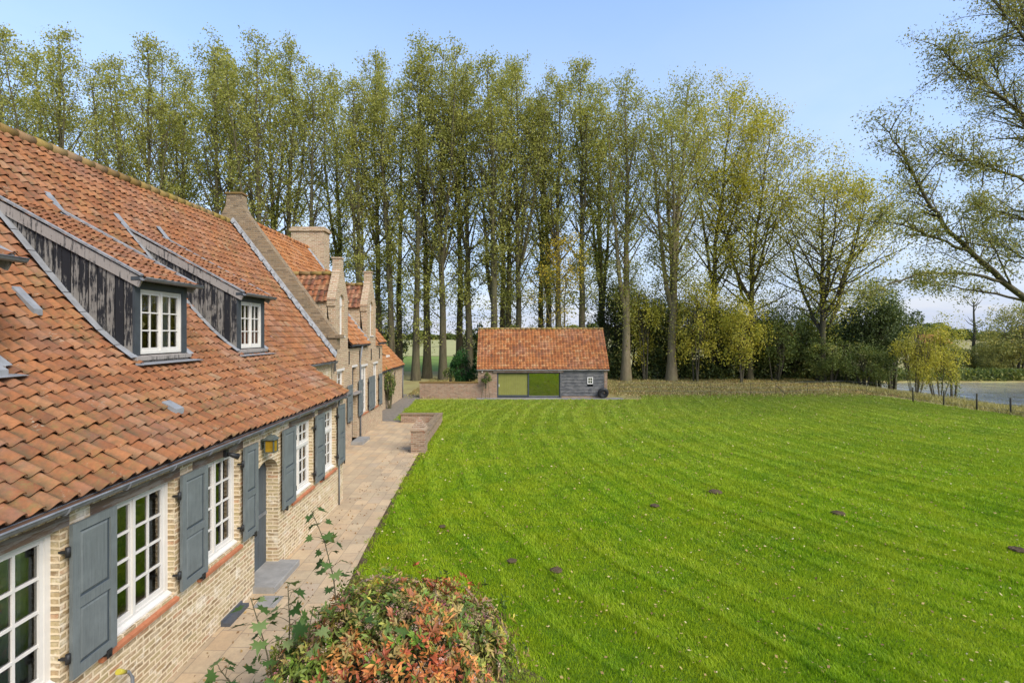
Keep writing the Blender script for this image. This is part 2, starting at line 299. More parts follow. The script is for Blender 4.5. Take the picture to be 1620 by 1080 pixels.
M['litter'] = m_leaf('fallen leaf', [(0.0, (0.16, 0.085, 0.035)), (0.35, (0.32, 0.20, 0.07)), (0.65, (0.46, 0.34, 0.11)), (1.0, (0.54, 0.46, 0.25))], 0.1)
# ---------------------------------------------------------------- object helpers
def tag(o, label=None, cat=None, group=None, kind=None):
    if label: o['label'] = label
    if cat: o['category'] = cat
    if group: o['group'] = group
    if kind: o['kind'] = kind
    return o
def thing(name, label, cat, loc=(0, 0, 0), group=None):
    o = bpy.data.objects.new(name, None); COL.objects.link(o); o.location = loc; o.empty_display_size = 0.3
    return tag(o, label, cat, group)
def rootloc(o):
    v = Vector((0, 0, 0))
    while o is not None: v += o.location; o = o.parent
    return v
def link(name, me, mat, parent=None):
    o = bpy.data.objects.new(name, me); COL.objects.link(o)
    for m in (mat if isinstance(mat, (list, tuple)) else [mat]): me.materials.append(M[m] if isinstance(m, str) else m)
    if parent is not None: o.parent = parent
    return o
def np_mesh(name, V, F, attrs=None, cols=None, smooth=False, parent=None):
    """V (n,3); F list of (k,m) int arrays"""
    V = np.asarray(V, dtype=np.float32)
    if parent is not None: V = V - np.array(rootloc(parent), dtype=np.float32)
    me = bpy.data.meshes.new(name); F = F if isinstance(F, list) else [F]
    me.vertices.add(len(V)); me.vertices.foreach_set('co', V.ravel())
    loops = np.concatenate([f.ravel() for f in F]).astype(np.int32)
    tot = np.concatenate([np.full(len(f), f.shape[1], np.int32) for f in F])
    st = np.concatenate([[0], np.cumsum(tot)[:-1]]).astype(np.int32)
    me.loops.add(len(loops)); me.loops.foreach_set('vertex_index', loops)
    me.polygons.add(len(tot)); me.polygons.foreach_set('loop_start', st)
    if smooth: me.polygons.foreach_set('use_smooth', np.ones(len(tot), bool))
    for k, a in (attrs or {}).items():
        at = me.attributes.new(k, 'FLOAT', 'POINT'); at.data.foreach_set('value', np.asarray(a, np.float32))
    if cols is not None:
        at = me.attributes.new('col', 'FLOAT_COLOR', 'POINT'); at.data.foreach_set('color', np.asarray(cols, np.float32).ravel())
    me.update(calc_edges=True); me.validate(); return me

class MB:
    def __init__(s): s.V = []; s.F = []; s.sm = []
    def poly(s, pts, smooth=False):
        i = len(s.V); s.V += [tuple(p) for p in pts]; s.F.append(tuple(range(i, i + len(pts)))); s.sm.append(smooth)
    def box(s, x0, x1, y0, y1, z0, z1):
        x0, x1 = min(x0, x1), max(x0, x1); y0, y1 = min(y0, y1), max(y0, y1); z0, z1 = min(z0, z1), max(z0, z1)
        p = [(x, y, z) for x in (x0, x1) for y in (y0, y1) for z in (z0, z1)]
        for f in ((0, 1, 3, 2), (4, 6, 7, 5), (0, 4, 5, 1), (2, 3, 7, 6), (0, 2, 6, 4), (1, 5, 7, 3)): s.poly([p[k] for k in f])
        return s
    def prism(s, pl, axis, a0, a1):
        """pl: outline in the two other axes, in order (x,y,z) without axis"""
        def P(q, a):
            q = list(q); q.insert(axis, a); return tuple(q)
        n = len(pl); s.poly([P(q, a0) for q in pl]); s.poly([P(q, a1) for q in pl][::-1])
        for i in range(n):
            j = (i + 1) % n; s.poly([P(pl[i], a0), P(pl[i], a1), P(pl[j], a1), P(pl[j], a0)])
        return s
    def bar(s, a, b, wdt, dep, up=(0, 0, 1)):
        """beam of section wdt x dep from a to b"""
        a, b = Vector(a), Vector(b); t = (b - a).normalized(); u = Vector(up); sd_ = t.cross(u)
        if sd_.length < 1e-4: sd_ = t.cross(Vector((1, 0, 0)))
        sd_.normalize(); u = sd_.cross(t).normalized()
        c = [a + sd_ * (i * wdt / 2) + u * (j * dep / 2) for i, j in ((-1, -1), (1, -1), (1, 1), (-1, 1))]
        d = [q + (b - a) for q in c]
        s.poly(c[::-1]); s.poly(d)
        for i in range(4): j = (i + 1) % 4; s.poly([c[i], c[j], d[j], d[i]])
        return s
    def tube(s, pts, rad, n=8, cap=True):
        pts = [Vector(p) for p in pts]; rings = []
        for i, p in enumerate(pts):
            t = (pts[min(i + 1, len(pts) - 1)] - pts[max(i - 1, 0)]).normalized()
            u = t.cross(Vector((0, 0, 1)) if abs(t.z) < 0.9 else Vector((1, 0, 0))).normalized(); v = t.cross(u)
            r = rad[i] if isinstance(rad, (list, tuple)) else rad
            i0 = len(s.V)
            s.V += [tuple(p + (u * math.cos(k * 2 * math.pi / n) + v * math.sin(k * 2 * math.pi / n)) * r) for k in range(n)]
            rings.append(i0)
        for a, b in zip(rings, rings[1:]):
            for k in range(n):
                s.F.append((a + k, b + k, b + (k + 1) % n, a + (k + 1) % n)); s.sm.append(True)
        if cap:
            s.F.append(tuple(range(rings[0], rings[0] + n))); s.sm.append(False)
            s.F.append(tuple(range(rings[-1], rings[-1] + n))[::-1]); s.sm.append(False)
        return s
    def lathe(s, prof, c, n=20):
        c = Vector(c); rings = []
        for r, z in prof:
            i0 = len(s.V); s.V += [tuple(c + Vector((r * math.cos(k * 2 * math.pi / n), r * math.sin(k * 2 * math.pi / n), z))) for k in range(n)]; rings.append(i0)
        for a, b in zip(rings, rings[1:]):
            for k in range(n): s.F.append((a + k, a + (k + 1) % n, b + (k + 1) % n, b + k)); s.sm.append(True)
        return s
    def build(s, name, mat, parent=None):
        me = bpy.data.meshes.new(name); off = rootloc(parent) if parent is not None else Vector((0, 0, 0))
        me.from_pydata([(v[0] - off.x, v[1] - off.y, v[2] - off.z) for v in s.V], [], s.F)
        me.polygons.foreach_set('use_smooth', s.sm)
        # metre UVs by the face's main direction
        uvl = me.uv_layers.new(name='UVMap'); uv = np.zeros((len(me.loops), 2), np.float32)
        for p in me.polygons:
            nx, ny, nz_ = abs(p.normal.x), abs(p.normal.y), abs(p.normal.z)
            for li in p.loop_indices:
                v = s.V[me.loops[li].vertex_index]
                if nz_ > 0.8: uv[li] = (v[1], v[0])
                elif nx >= ny: uv[li] = (v[1], v[2])
                else: uv[li] = (v[0], v[2])
        uvl.data.foreach_set('uv', uv.ravel())
        me.update(); return link(name, me, mat, parent)
def struct(o): o['kind'] = 'structure'; return o
def dup(root, loc, rotz=0.0, scale=1.0, label=None, group=None):
    r = root.copy(); COL.objects.link(r); r.location = loc; r.rotation_euler = (0, 0, rotz)
    r.scale = scale if isinstance(scale, tuple) else (scale,) * 3
    if label: r['label'] = label
    if group: r['group'] = group
    for ch in list(root.children):
        c = ch.copy(); COL.objects.link(c); c.parent = r
        for g in ch.children:
            d = g.copy(); COL.objects.link(d); d.parent = c
    return r
def P(px, py, D): return Vector(((px - 795) * D / 810, D, H + (527 - py) * D / 810))
def ss(a, b, x):
    t = np.clip((x - a) / (b - a), 0, 1); return t * t * (3 - 2 * t)
def ground_z(x, y):
    x = np.asarray(x, float); y = np.asarray(y, float)
    z = -1.05 * ss(27.2, 36, x) * ss(14, 24, y)
    z = z - 1.5 * ss(36.5, 39, x) * ss(36.5, 39.5, y) * (1 - ss(55, 57.5, y))
    return z
rng = np.random.default_rng(7); random.seed(7)
# ================================================================ ground
xs = np.concatenate([np.linspace(-900, -80, 12), np.linspace(-70, 20, 16), np.linspace(22, 60, 58), np.linspace(64, 160, 14), np.linspace(200, 900, 8)])
ys = np.concatenate([np.linspace(-60, 8, 8), np.linspace(10, 30, 18), np.linspace(31, 64, 50), np.linspace(68, 160, 12), np.linspace(200, 1500, 10)])
gx, gy = np.meshgrid(xs, ys, indexing='ij'); gz = ground_z(gx, gy)
nx_, ny_ = len(xs), len(ys)
idx = np.arange(nx_ * ny_).reshape(nx_, ny_)
F = np.stack([idx[:-1, :-1], idx[1:, :-1], idx[1:, 1:], idx[:-1, 1:]], -1).reshape(-1, 4)
struct(link('ground', np_mesh('ground', np.stack([gx, gy, gz], -1).reshape(-1, 3), F, smooth=True), 'ground'))
def sheet(name, outline, z, mat):
    b = MB(); b.poly([(x, y, z) for x, y in outline]); return struct(b.build(name, mat))
LAWN = [(-2.55, -6), (-2.55, 8.5), (-2.68, 10.5), (-2.78, 13), (-2.92, 18), (-2.98, 25), (-5.3, 25.2), (-5.4, 28.5), (-5.45, 31), (-5.6, 33.0), (9.0, 33.0), (9.6, 35.3), (24.6, 36.2), (25.9, 34), (26.2, 30), (26.6, 27), (27.0, 20), (27.0, -6)]
sheet('lawn', LAWN, 0.012, 'lawn')
sheet('soil_strip', [(-2.75, -6), (-2.75, 8.5), (-2.86, 10.5), (-2.96, 13), (-3.1, 18), (-3.16, 25), (-2.9, 25), (-2.84, 18), (-2.7, 13), (-2.6, 10.5), (-2.47, 8.5), (-2.47, -6)], 0.022, 'soil')
sheet('terrace', [(-6.0, -6), (-2.62, -6), (-2.62, 8.5), (-2.74, 10.5), (-2.84, 13), (-2.98, 18), (-3.05, 24.6), (-6.0, 24.9)], 0.032, 'paving')
sheet('gravel_path', [(-7.0, 24.7), (-4.9, 24.7), (-5.3, 26), (-5.42, 28.5), (-5.48, 31), (-5.6, 33.2), (-5.3, 33.8), (-5.5, 36), (-7.0, 36)], 0.020, 'gravel')
sheet('concrete_strip', [(-1.7, 32.95), (7.9, 32.95), (7.9, 34.0), (-1.7, 34.0)], 0.030, 'concrete')
sheet('meadow', [(-80, 58), (12, 58), (12, 96), (-80, 96)], 0.01, 'meadow')
sheet('dry_field', [(-200, 97), (40, 97), (40, 330), (-200, 330)], 0.02, 'field')
b = MB(); b.poly([(30, 30, -1.2), (170, 30, -1.2), (170, 60, -1.2), (30, 60, -1.2)]); struct(b.build('pond_water', 'water'))

# ================================================================ pantile sheets
def tile_sheet(name, pos, U0, U1, S, tw, tl, mat, parent, mask=None, amp=0.052, lift=0.019, thick=0.014, k=9, jit=1.0, seed=1, sag=0.014):
    """pos(u, s) -> points (…,3), normals (…,3); s measured up the slope from the eave"""
    r = np.random.default_rng(seed)
    nu, ns = max(1, int(round((U1 - U0) / tw))), max(1, int(round(S / tl)))
    tw, tl = (U1 - U0) / nu, S / ns
    I, J = np.meshgrid(np.arange(nu), np.arange(ns), indexing='ij'); I, J = I.ravel(), J.ravel()
    if mask is not None:
        keep = mask(U0 + (I + .5) * tw, (J + .5) * tl); I, J = I[keep], J[keep]
    n = len(I); t = np.linspace(0, 1.06, k)
    ph = np.where(t < .30, .30 - (.30 - t) * .9, t); prof = amp * (0.5 - 0.5 * np.cos(2 * np.pi * (ph - .30))) ** 1.15 + np.where(t > .9, .008, 0)   # pan, then a roll on the far side
    pan = np.clip(1.25 - np.abs(t - .28) / .34, 0, 1)
    du = r.normal(0, .006, n) * jit; rot = r.normal(0, .018, n) * jit; ds = r.normal(0, .006, n) * jit; dl = r.normal(0, .005, n) * jit
    def row(sfrac, up, ka=1.0):
        u = U0 + (I[:, None] + t[None, :]) * tw + du[:, None] + rot[:, None] * (0.5 - sfrac) * tl
        s = (J[:, None] + sfrac) * tl + ds[:, None] + rot[:, None] * (t[None, :] - .5) * tw
        p, nr = pos(u, s)
        wave = sag * (np.sin(1.1 * u + .6 * s) + .6 * np.sin(2.3 * u - 1.7 * s + 1) - .5)
        return p + nr * (prof[None, :] * ka + up + dl[:, None] + wave)[..., None]
    top = row(1.12, -.004, .72); low = row(0.0, lift, 1.1); lip = row(0.0, lift - thick, 1.1); low2 = low.copy()
    V = np.concatenate([top, low, low2, lip], 1).reshape(-1, 3)
    a = np.arange(k - 1); base = (np.arange(n) * 4 * k)[:, None]
    q1 = np.stack([a, a + k, a + k + 1, a + 1], -1)[None] + base[..., None]
    q2 = np.stack([a + 2 * k, a + 3 * k, a + 3 * k + 1, a + 2 * k + 1], -1)[None] + base[..., None]
    F = np.concatenate([q1.reshape(-1, 4), q2.reshape(-1, 4)])
    me = np_mesh(name, V, F, {'rnd': np.repeat(r.random(n), 4 * k), 'pan': np.tile(pan, 4 * n)}, smooth=True, parent=parent)
    return link(name, me, mat, parent)
def slope_profile(pts):
    """polyline in (x,z) from eave to ridge -> (length, pos function for a roof running along y)"""
    pts = np.array(pts, float); seg = np.diff(pts, axis=0); L = np.hypot(seg[:, 0], seg[:, 1]); cum = np.concatenate([[0], np.cumsum(L)])
    def pos(u, s):
        sc = np.clip(s, -0.1, cum[-1] + .1)
        x = np.interp(sc, cum, pts[:, 0]); z = np.interp(sc, cum, pts[:, 1])
        over = np.minimum(s, 0); x = x + over * seg[0, 0] / L[0]; z = z + over * seg[0, 1] / L[0]
        e = 0.05; xa, xb = np.interp(np.clip(s - e, 0, cum[-1]), cum, pts[:, 0]), np.interp(np.clip(s + e, 0, cum[-1]), cum, pts[:, 0])
        za, zb = np.interp(np.clip(s - e, 0, cum[-1]), cum, pts[:, 1]), np.interp(np.clip(s + e, 0, cum[-1]), cum, pts[:, 1])
        tx, tz = xb - xa, zb - za; ln = np.hypot(tx, tz) + 1e-9
        nrm = np.stack([tz / ln, np.zeros_like(tx), -tx / ln], -1); nrm = np.where(nrm[..., 2:3] < 0, -nrm, nrm)
        return np.stack([x, u, z], -1), nrm
    return cum[-1], pos
def ridge_run(name, a, b, r, parent, mat='ridge', step=0.36, seed=3):
    a, b = Vector(a), Vector(b); n = max(1, int((b - a).length / step)); d = (b - a) / n; mb = MB(); rr = random.Random(seed)
    vals = []
    for i in range(n):
        p = a + d * i; j = Vector((rr.uniform(-.008, .008), 0, rr.uniform(-.008, .008)))
        v0 = len(mb.V); mb.tube([p + j, p + j + d * 1.04], [r, r * 0.9], 10); vals += [rr.random()] * (len(mb.V) - v0)
    o = mb.build(name, mat, parent); at = o.data.attributes.new('rnd', 'FLOAT', 'POINT'); at.data.foreach_set('value', vals); return o
# ================================================================ wall with openings (outer face at x = xf, looking towards +x)
def wall_x(mb, xf, y0, y1, z0, z1, ops, depth=0.16, back=0.32):
    Y = sorted({y0, y1, *[v for o in ops for v in o[:2]]}); Z = sorted({z0, z1, *[v for o in ops for v in o[2:4]]})
    for a, b_ in zip(Y, Y[1:]):
        for c, d in zip(Z, Z[1:]):
            my, mz = (a + b_) / 2, (c + d) / 2
            if any(o[0] < my < o[1] and o[2] < mz < o[3] for o in ops): continue
            mb.poly([(xf, a, c), (xf, b_, c), (xf, b_, d), (xf, a, d)]); mb.poly([(xf - back, a, c), (xf - back, a, d), (xf - back, b_, d), (xf - back, b_, c)])
    for o in ops:
        a, b_, c, d = o[:4]; x1 = xf - back
        mb.poly([(xf, a, c), (xf, a, d), (x1, a, d), (x1, a, c)]); mb.poly([(xf, b_, c), (x1, b_, c), (x1, b_, d), (xf, b_, d)])
        mb.poly([(xf, a, c), (x1, a, c), (x1, b_, c), (xf, b_, c)]); mb.poly([(xf, a, d), (xf, b_, d), (x1, b_, d), (x1, a, d)])
    mb.poly([(xf, y0, z1), (xf, y1, z1), (xf - back, y1, z1), (xf - back, y0, z1)])
    return mb
def window_x(parent, xf, y0, y1, z0, z1, cols, rows, transom=None, double=True, frame=0.06, bar=0.026, curtain=None, name='window', mat='white'):
    """casement window facing +x, outer face xf; children: pane, curtain"""
    mb = MB(); st = 0.042
    mb.box(xf - .07, xf, y0, y0 + frame, z0, z1); mb.box(xf - .07, xf, y1 - frame, y1, z0, z1)
    mb.box(xf - .07, xf - .002, y0 + frame, y1 - frame, z1 - frame, z1); mb.box(xf - .07, xf + .004, y0 + frame, y1 - frame, z0, z0 + frame * 1.25)
    a, b_, c, d = y0 + frame, y1 - frame, z0 + frame * 1.25, z1 - frame
    lights = [(a, b_)] if not double else [(a, (a + b_) / 2 - .003), ((a + b_) / 2 + .003, b_)]
    cl = cols if not double else cols // 2
    bands = [(c, d, rows)]
    if transom:
        zt, r1, r2 = transom; bands = [(c, zt - .03, r1), (zt + .03, d, r2)]; mb.box(xf - .07, xf + .012, a, b_, zt - .03, zt + .03)
    for (p, q) in lights:
        for (e, f, rw) in bands:
            x = xf - .012
            mb.box(x - .05, x, p, p + st, e, f); mb.box(x - .05, x, q - st, q, e, f)
            mb.box(x - .05, x - .002, p + st, q - st, e, e + st * 1.2); mb.box(x - .05, x - .002, p + st, q - st, f - st, f)
            for i in range(1, cl): yy = p + st + (q - p - 2 * st) * i / cl; mb.box(x - .04, x - .006, yy - bar / 2, yy + bar / 2, e + st, f - st)
            for j in range(1, rw): zz = e + st + (f - e - 2 * st) * j / rw; mb.box(x - .038, x - .004, p + st, q - st, zz - bar / 2, zz + bar / 2)
    if double: mb.box(xf - .05, xf + .006, (a + b_) / 2 - .02, (a + b_) / 2 + .02, c, d)
    wnd = mb.build(name, mat, parent)
    g = MB(); g.poly([(xf - .034, y0 + .01, z0 + .01), (xf - .034, y1 - .01, z0 + .01), (xf - .034, y1 - .01, z1 - .01), (xf - .034, y0 + .01, z1 - .01)]); g.build('pane', 'glass', wnd)
    for (p, q) in (curtain or []):
        cm = MB(); n = max(4, int((q - p) / .03)); ln = [(xf - .16 + .02 * math.sin(i * 1.9) + .006 * math.sin(i * 4.1), p + (q - p) * i / n) for i in range(n + 1)]
        for (x1, ya), (x2, yb) in zip(ln, ln[1:]): cm.poly([(x1, ya, z0 - .02), (x2, yb, z0 - .02), (x2, yb, z1 + .02), (x1, ya, z1 + .02)], True)
        cm.build('curtain', 'curtain', wnd)
    return wnd
def shutter_x(parent, xb, y0, y1, z0, z1, hinge_at='near', tilt=0.0):
    """two panel shutter lying against the wall, outer face towards +x; children: hinge (two), panel_groove"""
    t = 0.034; xo = xb + t
    mb = MB(); s = 0.085; zm = z0 + (z1 - z0) * 0.47
    mb.box(xb, xo, y0, y0 + s, z0, z1); mb.box(xb, xo, y1 - s, y1, z0, z1)
    for (p, q) in ((z0, z0 + s * 1.15), (zm - s * .55, zm + s * .55), (z1 - s, z1)): mb.box(xb + .001, xo - .001, y0 + s, y1 - s, p, q)
    gv = MB()
    for (p, q) in ((z0 + s * 1.15, zm - s * .55), (zm + s * .55, z1 - s)):
        a, b_ = y0 + s, y1 - s; mb.box(xb + .004, xo - .024, a, b_, p, q)
        gw = .016; m_ = gw + .022
        # chamfered raised field
        o4 = [(a + gw, p + gw), (b_ - gw, p + gw), (b_ - gw, q - gw), (a + gw, q - gw)]; i4 = [(a + m_, p + m_), (b_ - m_, p + m_), (b_ - m_, q - m_), (a + m_, q - m_)]
        for i in range(4):
            j = (i + 1) % 4; mb.poly([(xo - .022, *o4[i]), (xo - .022, *o4[j]), (xo - .009, *i4[j]), (xo - .009, *i4[i])])
        mb.poly([(xo - .009, *v) for v in i4])
        for (g0, g1, g2, g3) in ((a, a + gw, p, q), (b_ - gw, b_, p, q), (a + gw, b_ - gw, p, p + gw), (a + gw, b_ - gw, q - gw, q)): gv.box(xo - .024, xo - .018, g0, g1, g2, g3)
    sh = mb.build('shutter', 'shutter', parent); gv.build('panel_groove', 'groove', sh)
    yh = y0 if hinge_at == 'near' else y1; sg = -1 if hinge_at == 'near' else 1
    for zz in (z0 + .22, z1 - .24):
        h = MB(); h.tube([(xb + .012, yh + sg * .028, zz - .045), (xb + .012, yh + sg * .028, zz + .045)], .022, 8); h.bar((xb - .07, yh + sg * .03, zz), (xb + .01, yh + sg * .03, zz), .022, .022); h.box(xb - .004, xb - .001, min(yh, yh - sg * .16), max(yh, yh - sg * .16), zz - .018, zz + .018)
        h.build('hinge', 'iron', sh)
    d = MB(); yd = y1 - .12 if hinge_at == 'near' else y0 + .12; d.bar((xb - .08, yd, z0 - .03), (xo + .02, yd, z0 - .03), .02, .02); d.box(xo + .008, xo + .02, yd - .03, yd + .03, z0 - .05, z0 + .03); d.build('shutter_catch', 'iron', sh)
    return sh

# ================================================================ 1 farmhouse wing
XW, YA, YB, YC = -4.10, -1.5, 13.17, 17.35
wing = thing('farmhouse_wing', 'long low brick farmhouse wing under a swept clay pantile roof with tarred dormers', 'farmhouse', (XW, 6.0, 0))
ops = [(1.75, 2.95, 1.05, 2.49), (3.50, 4.74, 1.05, 2.49), (5.22, 6.40, 1.05, 2.49), (6.90, 7.98, 1.05, 2.49), (9.96, 11.06, 1.05, 2.49), (11.50, 12.56, 1.05, 2.49)]
DOOR = (8.46, 9.36, 0.10, 2.10)
mb = MB(); wall_x(mb, XW, YA, YB, -0.2, 2.70, ops + [DOOR])
# arch spandrels of the doorway
yc, rr_, zs = (DOOR[0] + DOOR[1]) / 2, (DOOR[1] - DOOR[0]) / 2, 1.80
for sgn in (-1, 1):
    arc = [(yc + sgn * rr_ * math.cos(a), zs + (DOOR[3] - .005 - zs) * math.sin(a)) for a in np.linspace(0, math.pi / 2, 9)]
    for (p, q) in zip(arc, arc[1:]):
        mb.poly([(XW, p[0], p[1]), (XW, q[0], q[1]), (XW, q[0], DOOR[3]), (XW, p[0], DOOR[3])]); mb.poly([(XW, p[0], p[1]), (XW - .3, p[0], p[1]), (XW - .3, q[0], q[1]), (XW, q[0], q[1])])
# end wall of the lean-to, wall of the recess, gable end nearest the camera, back wall
mb.prism([(XW - .003, -.2), (XW - .003, 2.66), (-5.52, 3.62), (-5.52, -.2)], 1, YB - .3, YB + .001)
mb.prism([(XW - .33, -.2), (XW - .33, 2.62), (-6.3, 4.2), (-9.2, 7.9), (-14.2, 2.6), (-14.2, -.2)], 1, YA, YA + .3)
mb.box(-14.2, -13.9, YA + .3, YC, -.2, 2.6); mb.box(-6.12, -5.8, YB, YC, -.2, 3.3)
wing_wall = mb.build('wall', 'brick', wing)
b = MB(); b.box(-13.8, XW - .34, YA + .31, YB - .31, -.05, .05); b.build('floor_slab', 'slate', wing)
prof = [(-3.97, 2.765), (-4.6, 3.19), (-5.2, 3.60), (-5.6, 3.87), (-5.9, 4.10), (-6.15, 4.335), (-6.4, 4.605), (-6.7, 4.95), (-9.2, 8.03)]
SL, wpos = slope_profile(prof)
px_ = np.array(prof)[:, 0]; pz_ = np.array(prof)[:, 1]
def roof_z(x): return np.interp(-np.asarray(x), -px_, pz_)
def s_of_x(x):
    seg = np.hypot(np.diff(px_), np.diff(pz_)); cum = np.concatenate([[0], np.cumsum(seg)]); return float(np.interp(-x, -px_, cum))
DORM = [(4.42, 5.66), (7.80, 9.07), (10.85, 12.03)]
s_a, s_b = s_of_x(-5.52), s_of_x(-7.85)
def wmask(u, s):
    m = np.ones_like(u, bool)
    for (a, b_) in DORM: m &= ~((u > a - .02) & (u < b_ + .02) & (s > s_a) & (s < s_b))
    return m
roof = tile_sheet('roof', wpos, YA - .15, YB + .04, SL, .178, .205, 'tile_wing', wing, wmask, seed=11)
prof2 = [(-5.62, 3.37), (-9.2, 8.03)]; SL2, wpos2 = slope_profile(prof2)
tile_sheet('roof', wpos2, YB + .04, YC, SL2, .178, .205, 'tile_wing', wing, seed=12)
# boarding below the tiles (leaving the dormers open) and the rear slope
ub = MB(); cuts = [YA]; [cuts.extend(d) for d in DORM]; cuts.append(YB)
for i, (a, b_) in enumerate(zip(cuts, cuts[1:])):
    for (p, q) in zip(prof, prof[1:]):
        if i % 2 == 1 and p[0] <= -5.5 and q[0] > -8.0: continue
        if i % 2 == 1 and q[0] < -8.0:
            t = (7.7 - abs(p[0])) / (abs(q[0]) - abs(p[0])); p = (-7.7, p[1] + (q[1] - p[1]) * t)
        ub.poly([(p[0], a, p[1] - .065), (p[0], b_, p[1] - .065), (q[0], b_, q[1] - .065), (q[0], a, q[1] - .065)])
p, q = prof2; ub.poly([(p[0], YB, p[1] - .03), (p[0], YC, p[1] - .03), (q[0], YC, q[1] - .03), (q[0], YB, q[1] - .03)])
ub.build('roof_boarding', 'underlay', wing)
rp2 = [(-14.45, 2.4), (-9.2, 8.03)]; SLr, wposr = slope_profile(rp2)
tile_sheet('rear_roof', wposr, YA - .15, YC, SLr, .30, .35, 'tile_wing', wing, seed=13, k=5)
u2 = MB(); u2.poly([(-14.3, YA, 2.5), (-14.3, YC, 2.5), (-9.2, YC, 7.99), (-9.2, YA, 7.99)]); u2.build('rear_boarding', 'underlay', wing)
ridge_run('ridge_tiles', (-9.2, YA - .1, 8.03), (-9.2, YC - .1, 8.05), .115, wing)
# gutters
def gutter(parent, x, y0, y1, z, r=.062, mat='zinc'):
    g = MB(); n = 8
    for ya, yb in ((y0, y1),):
        ang = [math.pi + math.pi * i / n for i in range(n + 1)]
        o = [(x + r * math.cos(a), z + r * math.sin(a)) for a in ang]; i_ = [(x + (r - .006) * math.cos(a), z + (r - .006) * math.sin(a)) for a in ang[::-1]]
        g.prism(o + i_, 1, ya, yb)
    g.tube([(x + r, y0, z), (x + r, y1, z)], .011, 6)
    o = g.build('gutter', mat, parent)
    k = int((y1 - y0) / .75) + 1; first = None
    for i in range(k):
        yy = y0 + .2 + i * .75
        if yy > y1: break
        if first is None:
            br = MB(); pts = [(x + (r + .006) * math.cos(a), yy, z + (r + .006) * math.sin(a)) for a in np.linspace(math.pi, 2 * math.pi, 7)]
            for p, q in zip(pts, pts[1:]): br.bar(p, q, .006, .025, up=(1, 0, .3))
            first = br.build('gutter_bracket', mat, o)
        else:
            c = first.copy(); COL.objects.link(c); c.parent = o; c.location = (0, yy - y0 - .2, 0)
    return o
gutter(wing, -3.955, YA - .1, YB + .03, 2.735)
gutter(wing, -5.60, YB + .08, YC - .1, 3.36)
b = MB(); b.box(-4.094, -4.05, YA, YB, 2.655, 2.70); b.build('eaves_course', 'brick', wing)
# verge of the lean-to end and gutter end
b = MB()
for p, q in zip(prof[:5], prof[1:6]): b.bar((p[0], YB + .055, p[1] - .03), (q[0], YB + .055, q[1] - .03), .03, .11)
b.build('verge_board', 'verge', wing)
# windows
cur = {0: [(1.8, 2.1)], 1: [(4.35, 4.72)], 2: [(5.25, 5.5)], 3: [(6.92, 7.1)], 4: [], 5: []}
for i, (a, c_, z0, z1) in enumerate(ops):
    wd = window_x(wing, XW - .085, a, c_, z0, z1, 4, 4 if i < 4 else 5, None if i < 4 else (1.98, 3, 2), curtain=cur[i])
    sl = MB(); n = int((c_ - a + .06) / .2); 
    for k in range(n):
        y = a - .03 + (c_ - a + .06) * k / n; sl.prism([(XW - .09, .985), (XW + .045, .955), (XW + .045, .995), (XW - .09, 1.047)], 1, y + .002, y + (c_ - a + .06) / n - .002)
    sl.build('sill', 'terracotta', wd)
    wl = MB(); wl.prism([(XW - .16, 1.047), (XW - .03, 1.047), (XW - .03, 1.07), (XW - .085, 1.10), (XW - .16, 1.10)], 1, a + .005, c_ - .005); wl.build('window_board', 'white', wd)
    lt = MB(); lt.box(XW - .14, XW + .006, a - .13, c_ + .10, 2.488, 2.60); lt.build('lintel', 'lintel', wd)
    lb = MB()
    for k in range(int((c_ - a + .2) / .11)): lb.box(XW + .004, XW + .014, a - .12 + k * .11, a - .03 + k * .11, 2.602, 2.652)
    lb.build('lintel_brick_course', 'brick', wd)
ZS0, ZS1 = 1.06, 2.51; XS = -4.045
for (a, c_, h) in ((3.02, 3.46, 'near'), (4.78, 5.33, 'near'), (6.42, 6.98, 'near'), (7.98, 8.42, 'near'), (9.40, 9.96, 'far'), (11.06, 11.58, 'near'), (12.58, 13.08, 'near')):
    shutter_x(wing, XS, a, c_, ZS0, ZS1, h)
# plank door in the arch
b = MB(); xd = XW - .22
for k in range(6):
    y0 = DOOR[0] + .9 * k / 6; b.box(xd - .04, xd - .001 * (k % 2), y0 + .003, y0 + .147, .10, 2.09)
dr = b.build('door', 'door', wing)
b = MB(); b.box(xd, xd + .02, DOOR[0] + .02, DOOR[1] - .02, 1.02, 1.075); b.build('door_rail', 'zinc', dr)
b = MB(); b.tube([(xd, 8.62, 1.0), (xd + .05, 8.62, 1.0), (xd + .05, 8.72, 1.0)], .011, 8); b.build('handle', 'iron', dr)
b = MB(); b.prism([(XW - .22, .02), (XW + .36, .02), (XW + .36, .125), (XW + .35, .135), (XW - .22, .14)], 1, 8.40, 9.44); b.build('door_step', 'bluestone', wing)
b = MB(); b.box(XW, XW + .13, 7.45, 8.02, .02, .085); b.box(XW, XW + .03, 7.45, 8.02, .085, .12); b.build('cellar_ledge', 'slate', wing)
b = MB(); b.tube([(XW + .035, 12.75, .03), (XW + .035, 12.75, 1.0), (XW + .035, 12.75, 2.7)], .018, 6); b.build('cable_pipe', 'zinc', wing)
